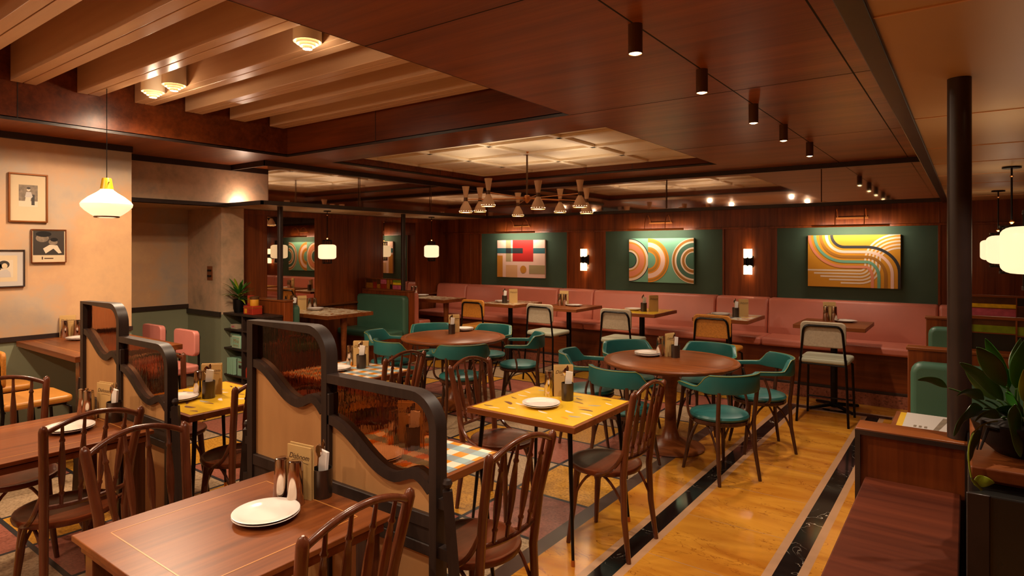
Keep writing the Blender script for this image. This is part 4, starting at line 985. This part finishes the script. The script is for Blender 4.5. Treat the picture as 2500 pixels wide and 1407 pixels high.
b = MB(); b.tube([tuple(q_(-.06, -.03, .06)), tuple(q_(-.12, -.05, .075)), tuple(q_(-.145, -.06, .03))], [.006, .004, .002], 6).tube([tuple(q_(-.05, .0, .06)), tuple(q_(-.11, -.02, .085)), tuple(q_(-.13, -.03, .02))], [.005, .004, .002], 6); b.build('air_root', 'soil', t)

# ------------------------------------------------------------------ ceiling fixtures
for i, y in enumerate(SPOTS_Y):
    t = empty('ceiling_spotlight', ['bronze cylinder spotlight farthest along the row', 'bronze cylinder spotlight second from the far end of the row', 'bronze cylinder spotlight in the middle of the row', 'bronze cylinder spotlight second nearest the viewer', 'large-looking bronze cylinder spotlight nearest the viewer'][i] if i < 5 else 'unseen bronze cylinder spotlight added behind the view as fill', 'ceiling light', (-1.235, y, HC), 0, 'ceiling spotlights')
    MB().lathe([(.033, 0), (.033, -.134), (.030, -.135), (.029, -.128)], 28, cap=False).build('housing', 'brass_d', t)
    MB().lathe([(0, -.140), (.015, -.138), (.029, -.131)], 20, cap=False).build('lens', 'bulb', t)
for i, (x, y) in enumerate(BEAM_LAMPS):
    t = empty('ringed_ceiling_lamp', ['white ringed louvre lamp at the right end of the beams', 'white ringed louvre lamp farthest left between the beams', 'white ringed louvre lamp just right of the leftmost one'][i] if i < 3 else 'unseen white ringed louvre lamp added in the near recess as fill', 'ceiling light', (x, y, 3.015), 0, 'ringed ceiling lamps')
    MB().lathe([(.088, .3), (.09, 0), (.085, .0), (.083, .3)], 32, cap=False).build('housing', 'lampwhite', t)
    for r, z in ((.089, -.004), (.070, -.018), (.050, -.032)): MB().lathe([(r, z), (r, z + .026), (r - .0025, z + .026), (r - .0025, z), (r, z)], 32, cap=False).build('louvre_ring', 'lampwhite', t)
    MB().lathe([(0, -.05), (.03, -.05), (.03, -.03), (0, -.028)], 24, cap=False).build('centre_disc', 'lampwhite', t)
    MB().lathe([(0, .024), (.086, .024)], 24, cap=False).build('lit_interior', 'glow_in', t)
t = empty('recessed_spotlight', 'small black spotlight on the low cream ceiling above the big plant', 'ceiling light', (.16, 2.15, 2.2)); MB().lathe([(.03, 0), (.03, -.05), (.025, -.05), (.02, -.03)], 20, cap=False).build('housing', 'metal', t)
MB().lathe([(0, -.04), (.022, -.04)], 16, cap=False).build('lens', 'bulb', t)
light('SPOT', 'plant_spot', (.16, 2.15, 2.14), 26, WARM2, .012, rot=Vector((-.2, -.3, -.9)).to_track_quat('-Z', 'Y').to_euler(), spot=90, blend=.7)
# chandelier
CHX, CHY, CHZ = -4.29, 6.14, 2.29
t = empty('chandelier', 'eight-armed brass chandelier with hourglass ceramic shades over the far round table', 'chandelier', (CHX, CHY, CHZ))
MB().lathe([(.0, .56), (.05, .56), (.05, .55), (.02, .53), (.008, .525)], 20, cap=False).build('ceiling_rose', 'brass', t)
MB().tube([(0, 0, 0), (0, 0, .55)], .011, 10).build('stem', 'brass_d', t)
MB().lathe([(0, -.06), (.015, -.05), (.04, -.02), (.045, .0), (.04, .03), (.02, .04), (0, .045)], 24, cap=False).build('hub', 'brass', t)
for k in range(8):
    a = math.radians(8 + 45 * k); dv = R_ * math.cos(a) + F_ * math.sin(a); r = .74
    zz = .02 if k % 2 else -.02
    arm = MB().tube([tuple(dv * .04), tuple(dv * (r - .02) + Vector((0, 0, zz)))], .005, 8).build('arm', 'brass', t)
    cx, cy = dv.x * r, dv.y * r; z = zz
    MB().lathe([(.023, -.022), (.023, .022)], 16, (cx, cy, z)).build('neck', 'brass_d', arm)
    MB().lathe([(.022, .022), (.032, .09), (.045, .155), (.042, .155), (.02, .03)], 24, (cx, cy, z), cap=False).build('upper_cone', 'ribbed', arm)
    MB().lathe([(.022, -.022), (.035, -.045), (.06, -.09), (.076, -.135), (.08, -.158), (.077, -.158), (.056, -.09), (.02, -.03)], 28, (cx, cy, z), cap=False).build('bell_shade', 'ribbed', arm)
    MB().lathe([(0, -.156), (.05, -.153), (.076, -.15)], 24, (cx, cy, z), cap=False).build('bulb', 'bulb', arm)
    b = MB()
    for j in range(16):
        an = 2 * PI * j / 16; b.lathe([(0, -.003), (.0032, 0), (0, .003)], 6, (cx + .0785 * math.cos(an), cy + .0785 * math.sin(an), z - .141), cap=False)
    b.build('pierced_dots', 'glow_in', arm)
    light('SPOT', 'chandelier_light', (CHX + cx, CHY + cy, CHZ + z - .165), 22, WARM2, .04, spot=140, blend=.9)
    light('SPOT', 'coffer_fill_light', (CHX + cx, CHY + cy, CHZ + z + .16), 4.5, WARM2, .03, rot=(PI, 0, 0), spot=165, blend=.9)  # upward spot added in the upper cone to brighten the coffer
# left pendant
t = empty('pendant_lamp', 'white glass pendant with mustard cap hanging over the left wall table', 'pendant lamp', (-5.8, 2.165, 0))
MB().tube([(0, 0, 2.25), (0, 0, 3.022)], .003, 6).build('cord', 'metal', t)
MB().lathe([(0, 2.275), (.032, 2.272), (.036, 2.262), (.046, 2.20), (.05, 2.18), (.045, 2.18)], 28, cap=False).build('cap', 'mustard', t)
MB().lathe([(0.046, 2.1856), (0.05, 2.1724), (0.0765, 2.1504), (0.1305, 2.1152), (0.1755, 2.0756), (0.189, 2.0536), (0.1845, 2.0316), (0.1575, 2.0008), (0.1125, 1.9656), (0.09, 1.9524), (0.0855, 1.948)], 48, cap=False).build('glass_shade', 'glow', t)
MB().lathe([(.092, 1.957), (.094, 1.948), (.09, 1.942), (.082, 1.948)], 36, cap=False).build('bottom_rim', 'brass_d', t)
MB().lathe([(0, 1.944), (.05, 1.940), (.082, 1.948)], 32, cap=False).build('diffuser', 'glow2', t)
MB().tube([(-.055, 0, 2.235), (.055, 0, 2.235)], .004, 6).build('screw', 'brass_d', t)
light('SPOT', 'pendant_light', (-5.8, 2.165, 1.925), 16, WARM2, .06, spot=150)
# barrel pendants
def barrel(x, y, zc, zt, label, r=.13, h=.18):
    t = empty('barrel_pendant', label, 'pendant lamp', (x, y, 0), 0, 'barrel pendants')
    k = .045; pr = [(0, zc - h / 2), (r - k, zc - h / 2)] + [(r - k + k * math.sin(PI / 2 * i / 5), zc - h / 2 + k * .7 * (1 - math.cos(PI / 2 * i / 5))) for i in range(1, 6)]
    pr += [(a, 2 * zc - b) for a, b in pr[::-1]]
    MB().lathe(pr, 40, cap=False).build('glass_barrel', 'glow2', t)
    for s in (-1, 1):
        z0 = zc + s * h / 2; b = MB()
        for j in range(14):
            a = 2 * PI * j / 14; b.tube([(.058 * math.cos(a), .058 * math.sin(a), z0), (.058 * math.cos(a), .058 * math.sin(a), z0 + s * .05)], .004, 5)
        b.lathe([(.05, z0 + s * .048), (.064, z0 + s * .048), (.064, z0 + s * .062), (.05, z0 + s * .062), (.05, z0 + s * .048)], 24, cap=False); b.build('ribbed_collar', 'metal', t)
    MB().tube([(0, 0, zc + h / 2 + .06), (0, 0, zt)], .0055, 8).build('stem', 'metal', t)
    MB().lathe([(0, zt - .012), (.05, zt - .012), (.05, zt), (0, zt)], 20, cap=False).build('ceiling_rose', 'metal', t)
    MB().lathe([(0, -.012), (.013, 0), (0, .012)], 12, (0, 0, zt - .06), cap=False).lathe([(0, -.02), (.014, 0), (0, .02)], 12, (0, 0, zc + h / 2 + .085), cap=False).build('knuckle', 'brass', t)
    light('SPOT', 'barrel_light', (x, y, zc - h / 2 - .065), 6, WARM2, .03, spot=145, blend=.8); light('SPOT', 'barrel_uplight', (x, y, zc + h / 2 + .07), 2.2, WARM2, .03, rot=(PI, 0, 0), spot=160, blend=.9)
barrel(-7.085, 5.35, 1.64, 2.204, 'white barrel pendant over the green booth table', .12, .2)
barrel(-7.08, 7.4, 1.64, 2.204, 'white barrel pendant over the pink corner booth', .12, .2)
barrel(.22, 6.99, 1.67, 2.2, 'smallest-looking white barrel pendant on the right, farthest away')
barrel(.225, 5.02, 1.675, 2.2, 'middle white barrel pendant on the right')
barrel(.23, 3.05, 1.675, 2.2, 'nearest white barrel pendant, cut by the right edge')
# canopy uplight washing the worn plaster
t = empty('canopy_uplight', 'small uplight hidden on the canopy washing the worn plaster', 'light', (-7.24, 4.22, 2.246)); MB().lathe([(0, 0), (.02, 0), (.02, .015), (.016, .015), (.014, .01), (0, .01)], 16, cap=False).build('housing', 'metal', t)
MB().lathe([(0, .012), (.013, .012)], 16, cap=False).build('lens', 'bulb', t)
light('POINT', 'uplight', (-7.24, 4.22, 2.275), 4.5, (1, .74, .56), .012)

# ------------------------------------------------------------------ wall lights and picture lights
for i, x in enumerate((-4.70, -2.28)):
    t = empty('wall_sconce', ['twin-tube wall light between the red block painting and the circle painting', 'twin-tube wall light between the circle painting and the gold curved painting'][i], 'wall light', (x, YB, 1.515), 0, 'twin-tube wall lights')
    MB().box(-.05, .05, -.025, 0, -.075, .075).build('back_plate', 'metal', t, bevel=.003)
    for sx in (-1, 1):
        for sz in (-1, 1):
            b = MB(); n = 14; lo = []; hi = []
            for j in range(n + 1):
                a = 2 * PI * j / n; cx, cy = sx * .029 + .026 * math.cos(a), -.07 + .026 * math.sin(a)
                zc = .045 + .05 * (.5 + .5 * math.cos(a - PI / 2 * 1)) * 0 + .05 * (1 - abs(math.cos((a) / 2 - PI / 4 * 3))) 
                lo.append((cx, cy, sz * zc)); hi.append((cx, cy, sz * .165))
            b.strip(lo, hi); b.build('glass_tube', 'tube', t)
            MB().tube([(sx * .029, -.07, 0), (sx * .029, -.07, sz * .06)], .024, 14).build('holder', 'metal', t)
            MB().lathe([(0, -.01), (.012, 0), (0, .01)], 10, (sx * .029, -.07, sz * .085), cap=False).build('bulb', 'bulb', t)
    MB().box(-.03, .03, -.075, -.02, -.02, .02).build('bracket', 'metal', t)
    for s_ in (-1, 1): light('POINT', 'sconce_light', (x, YB - .07, 1.515 + s_ * .12), 1.6, WARM, .01)
def picture_light(x0, x1, label):
    xc = (x0 + x1) / 2; t = empty('picture_light', label, 'picture light', (xc, YB, 0), 0, 'brass picture lights'); w = (x1 - x0) / 2
    MB().tube([(-w, -.22, 1.95), (w, -.22, 1.95)], .014, 14).build('lamp_bar', 'brass', t)
    MB().box(-.17, .17, -.022, 0, 2.035, 2.06).build('wall_bar', 'brass', t, bevel=.003)
    for s in (-1, 1):
        MB().tube([(s * .15, -.02, 2.05), (s * .15, -.06, 2.12), (s * .15, -.11, 2.155), (s * .15, -.17, 2.13), (s * .15, -.215, 2.04), (s * .15, -.22, 1.96)], .005, 8).build('gooseneck', 'brass', t)
    MB().box(-w + .01, w - .01, -.218, -.206, 1.937, 1.942).build('lit_slot', 'glow', t, smooth=False)
    light('AREA', 'picture_light_glow', (xc, YB - .215, 1.93), 5.5, WARM2, w * 1.9, rot=(math.radians(58), 0, 0), sy=.015)
ART = ((-6.38, -5.42), (-3.96, -3.0), (-1.575, -.61))
picture_light(-6.30, -5.50, 'brass picture light over the red block painting')
picture_light(-3.90, -3.08, 'brass picture light over the circle painting')
picture_light(-1.50, -.70, 'brass picture light over the gold curved painting')

# ------------------------------------------------------------------ paintings (u to the right, v up, both in metres from the lower left corner)
def painting(x0, x1, z0, z1, label, ground):
    t = empty('painting', label, 'painting', (x0, YB - .012, z0), 0, 'paintings on the back wall')
    MB().box(0, x1 - x0, -.032, 0, 0, z1 - z0).build('canvas', ground, t, bevel=.002)
    return t
class Art:
    def __init__(s, t, W, H): s.t, s.W, s.H, s.k = t, W, H, 0
    def clip(s, pts): return [(min(max(u, 0), s.W), min(max(v, 0), s.H)) for u, v in pts]
    def poly(s, pts, m, nm='painted_block'):
        s.k += 1; y = -.0323 - .00025 * s.k
        MB().quad([(u, y, v) for u, v in s.clip(pts)], 0).build(nm, m, s.t, smooth=False)
    def rect(s, a, b, c_, d, m): s.poly([(a * s.W, c_ * s.H), (b * s.W, c_ * s.H), (b * s.W, d * s.H), (a * s.W, d * s.H)], m)
    def band(s, path, wd, m, nm='painted_band'):
        s.k += 1; y = -.0323 - .00025 * s.k; P = [Vector(p) for p in path]; L = []; R = []
        for i, p in enumerate(P):
            tg = (P[min(i + 1, len(P) - 1)] - P[max(i - 1, 0)]).normalized(); n = Vector((-tg.y, tg.x)) * wd / 2
            L.append(tuple(p + n)); R.append(tuple(p - n))
        L = s.clip(L); R = s.clip(R)
        MB().strip([(u, y, v) for u, v in L], [(u, y, v) for u, v in R]).build(nm, m, s.t, smooth=False)
H1 = .615
t = painting(ART[0][0], ART[0][1], 1.21, 1.825, 'painting of red, teal and sand coloured blocks on cream', 'a_rose'); a = Art(t, .96, .615)
for r in ((.19, .30, .42, 1, 'a_tan'), (0, 1, .645, .785, 'a_teal'), (.335, .765, .43, 1, 'a_red'), (.19, .55, .645, .785, 'a_ink'), (.30, .335, .43, 1, 'a_cream'), (.30, .335, .645, .785, 'a_teal'),
          (0, .12, 0, .585, 'a_och'), (.19, .435, 0, .33, 'a_sand'), (.68, 1, .11, .335, 'a_tan')): a.rect(*r)
a.poly([(.96 * .56 + .062 * math.cos(i * PI / 12), .615 * .22 + .062 * math.sin(i * PI / 12)) for i in range(24)], 'a_och', 'painted_disc')
t = painting(ART[1][0], ART[1][1], 1.205, 1.83, 'painting of concentric half circles in mint, orange and pink', 'a_mint'); a = Art(t, .96, .625)
def arcs(cx, side, specs, cy=.3125):
    for ro, m in specs:
        a.poly([(cx + side * ro * math.cos(-PI / 2 + PI * i / 28), cy + ro * math.sin(-PI / 2 + PI * i / 28)) for i in range(29)], m, 'painted_arc')
arcs(0.0, 1, ((.312, 'a_ink'), (.300, 'a_cream'), (.265, 'a_och'), (.24, 'a_pink'), (.165, 'a_och'), (.145, 'a_cream'), (.12, 'a_ink'), (.108, 'a_dgreen')))
arcs(.295, 1, ((.3125, 'a_orange'), (.298, 'a_olive'), (.272, 'a_orange'), (.255, 'a_rose'), (.19, 'a_orange'), (.17, 'a_olive'), (.132, 'a_orange'), (.115, 'a_mint')))
arcs(.96, -1, ((.3125, 'a_cream'), (.302, 'a_brown'), (.268, 'a_cream'), (.245, 'a_dgreen'), (.185, 'a_cream'), (.165, 'a_brown'), (.128, 'a_cream'), (.115, 'a_dgreen')))
t = painting(ART[2][0], ART[2][1], 1.225, 1.845, 'painting of gold ground with sweeping coloured bands', 'a_gold'); a = Art(t, .965, .62)
W, H = .965, .62
for i in range(5):          # pale lines: from the left edge along the bottom, up and round to the right edge
    d = .037 * i; v0 = .200 - d; cx = .60
    r1 = .055 + d; p = [(.0 + [0, .07, .14, .235, .36][i], v0), (cx - .04, v0)] + [(cx - .04 + r1 * math.sin(PI / 2 * k / 8), v0 + r1 * (1 - math.cos(PI / 2 * k / 8))) for k in range(1, 9)]
    x_ = cx - .04 + r1; r2 = .37 - d * 1.0 - .02 * i * 0; top = .625 - d * 1.08
    ry = top - .33; rx = .965 - x_
    p += [(x_, .33)] + [(x_ + rx * (1 - math.cos(PI / 2 * k / 10)), .33 + ry * math.sin(PI / 2 * k / 10)) for k in range(1, 11)]
    a.band(p, .02, 'a_cream')
for i, (m, xt, vm, xe) in enumerate((('a_mar', .262, .478, .955), ('a_rose', .205, .420, .885), ('a_brown', .142, .362, .82), ('a_mint', .078, .304, .753), ('a_pink', .018, .243, .688))):
    xk = .40; xr = .62; p = [(xt, H)] + [(xk - (xk - xt) * math.cos(PI / 2 * k / 12), H - (H - vm) * math.sin(PI / 2 * k / 12)) for k in range(0, 13)][1:] + [(xr, vm)]
    rx = xe - xr; ry = [.30, .26, .22, .175, .13][i]
    p += [(xr + rx * math.sin(PI / 2 * k / 12), vm - ry * (1 - math.cos(PI / 2 * k / 12))) for k in range(1, 13)] + [(xe, 0)]
    a.band(p, .032, m if m != 'a_mar' else 'a_ink')

# ------------------------------------------------------------------ framed photographs on the left wall
def framed(y0, y1, z0, z1, label, fm, fw, mount='mount'):
    t = empty('framed_photo', label, 'framed photo', (X1, y0, z0), 0, 'framed photographs on the left wall'); W, H = y1 - y0, z1 - z0
    f = MB(); f.box(.002, .028, 0, W, 0, fw).box(.002, .028, 0, W, H - fw, H).box(.002, .028, 0, fw, fw, H - fw).box(.002, .028, W - fw, W, fw, H - fw)
    f.build('frame_border', fm, t, bevel=.002); MB().box(.002, .014, fw, W - fw, fw, H - fw).build('mount_board', mount, t, smooth=False)
    return t, W, H
def flat(t, pts, m, k, nm): MB().quad([(.0142 + .0003 * k, a_, b_) for a_, b_ in pts]).build(nm, m, t, smooth=False)
def ell(cx, cy, rx, ry, n=20, a0=0): return [(cx + rx * math.cos(a0 + 2 * PI * i / n), cy + ry * math.sin(a0 + 2 * PI * i / n)) for i in range(n)]
def rc(a_, b_, c_, d_): return [(a_, c_), (b_, c_), (b_, d_), (a_, d_)]
t, W, H = framed(1.765, 2.055, 1.92, 2.358, 'gilt-framed photograph of a seated figure with a wide mount, topmost on the left wall', 'goldframe', .013)
flat(t, rc(.075, .215, .14, .335), 'g2', 0, 'photo'); flat(t, rc(.075, .215, .14, .19), 'g3', 1, 'photo_ground'); flat(t, ell(.147, .295, .013, .016), 'g3', 2, 'photo_face'); flat(t, ell(.147, .306, .014, .01), 'g1', 3, 'photo_hair')
flat(t, [(.12, .225), (.13, .272), (.165, .272), (.178, .23), (.165, .215)], 'mountw', 3, 'photo_jacket'); flat(t, [(.125, .225), (.165, .225), (.155, .15), (.115, .15)], 'g3', 4, 'photo_trousers'); flat(t, rc(.168, .192, .155, .25), 'g1', 2, 'photo_chair')
t, W, H = framed(1.93, 2.20, 1.553, 1.86, 'brown-framed film still with a large reclining face, middle picture on the left wall', 'walnut', .007)
flat(t, rc(.015, .255, .07, .292), 'g1', 0, 'photo'); flat(t, ell(.085, .225, .05, .036, 20, .4), 'g2', 1, 'photo_face'); flat(t, ell(.095, .262, .06, .026), 'joint', 2, 'photo_hair'); flat(t, ell(.168, .19, .035, .028), 'g2', 1, 'photo_face')
flat(t, [(.09, .13), (.14, .165), (.20, .16), (.235, .09), (.21, .085), (.17, .13), (.11, .085)], 'g3', 2, 'photo_fabric'); flat(t, ell(.175, .212, .03, .018), 'joint', 3, 'photo_hair'); flat(t, rc(.10, .17, .035, .045), 'ink', 1, 'caption_line'); flat(t, rc(.08, .09, .03, .055), 'ink', 1, 'caption_mark')
t, W, H = framed(1.50, 1.884, 1.342, 1.673, 'black-framed vintage portrait of two people, lowest and cut by the left edge', 'black', .010, 'mountw')
flat(t, rc(.09, .33, .05, .28), 'mount', 0, 'photo_paper'); flat(t, rc(.13, .30, .085, .24), 'g3', 1, 'photo'); flat(t, ell(.19, .18, .03, .035), 'g1', 2, 'photo_hair'); flat(t, ell(.19, .17, .018, .022), 'mount', 3, 'photo_face'); flat(t, ell(.235, .2, .04, .035), 'g1', 2, 'photo_hair'); flat(t, ell(.24, .188, .02, .024), 'mount', 3, 'photo_face')
flat(t, [(.15, .09), (.165, .145), (.21, .145), (.255, .16), (.28, .13), (.285, .09)], 'mountw', 4, 'photo_clothes')
t = empty('switch_plate', 'brown switch plate with four dark knobs on the pillar', 'switch', (-7.78, 4.08, 1.28)); MB().box(-.065, .065, -.006, 0, 0, .18).build('plate', 'walnut', t, bevel=.003)
for z in (.055, .125):
    for x in (-.03, .0, .03): MB().lathe([(0, 0), (.012, 0), (.012, .012), (0, .014)], 12, cap=False).build('knob', 'pot', t); q = C.objects[-1]; q.location = (x, -.006, z); q.rotation_euler = (PI / 2, 0, 0)
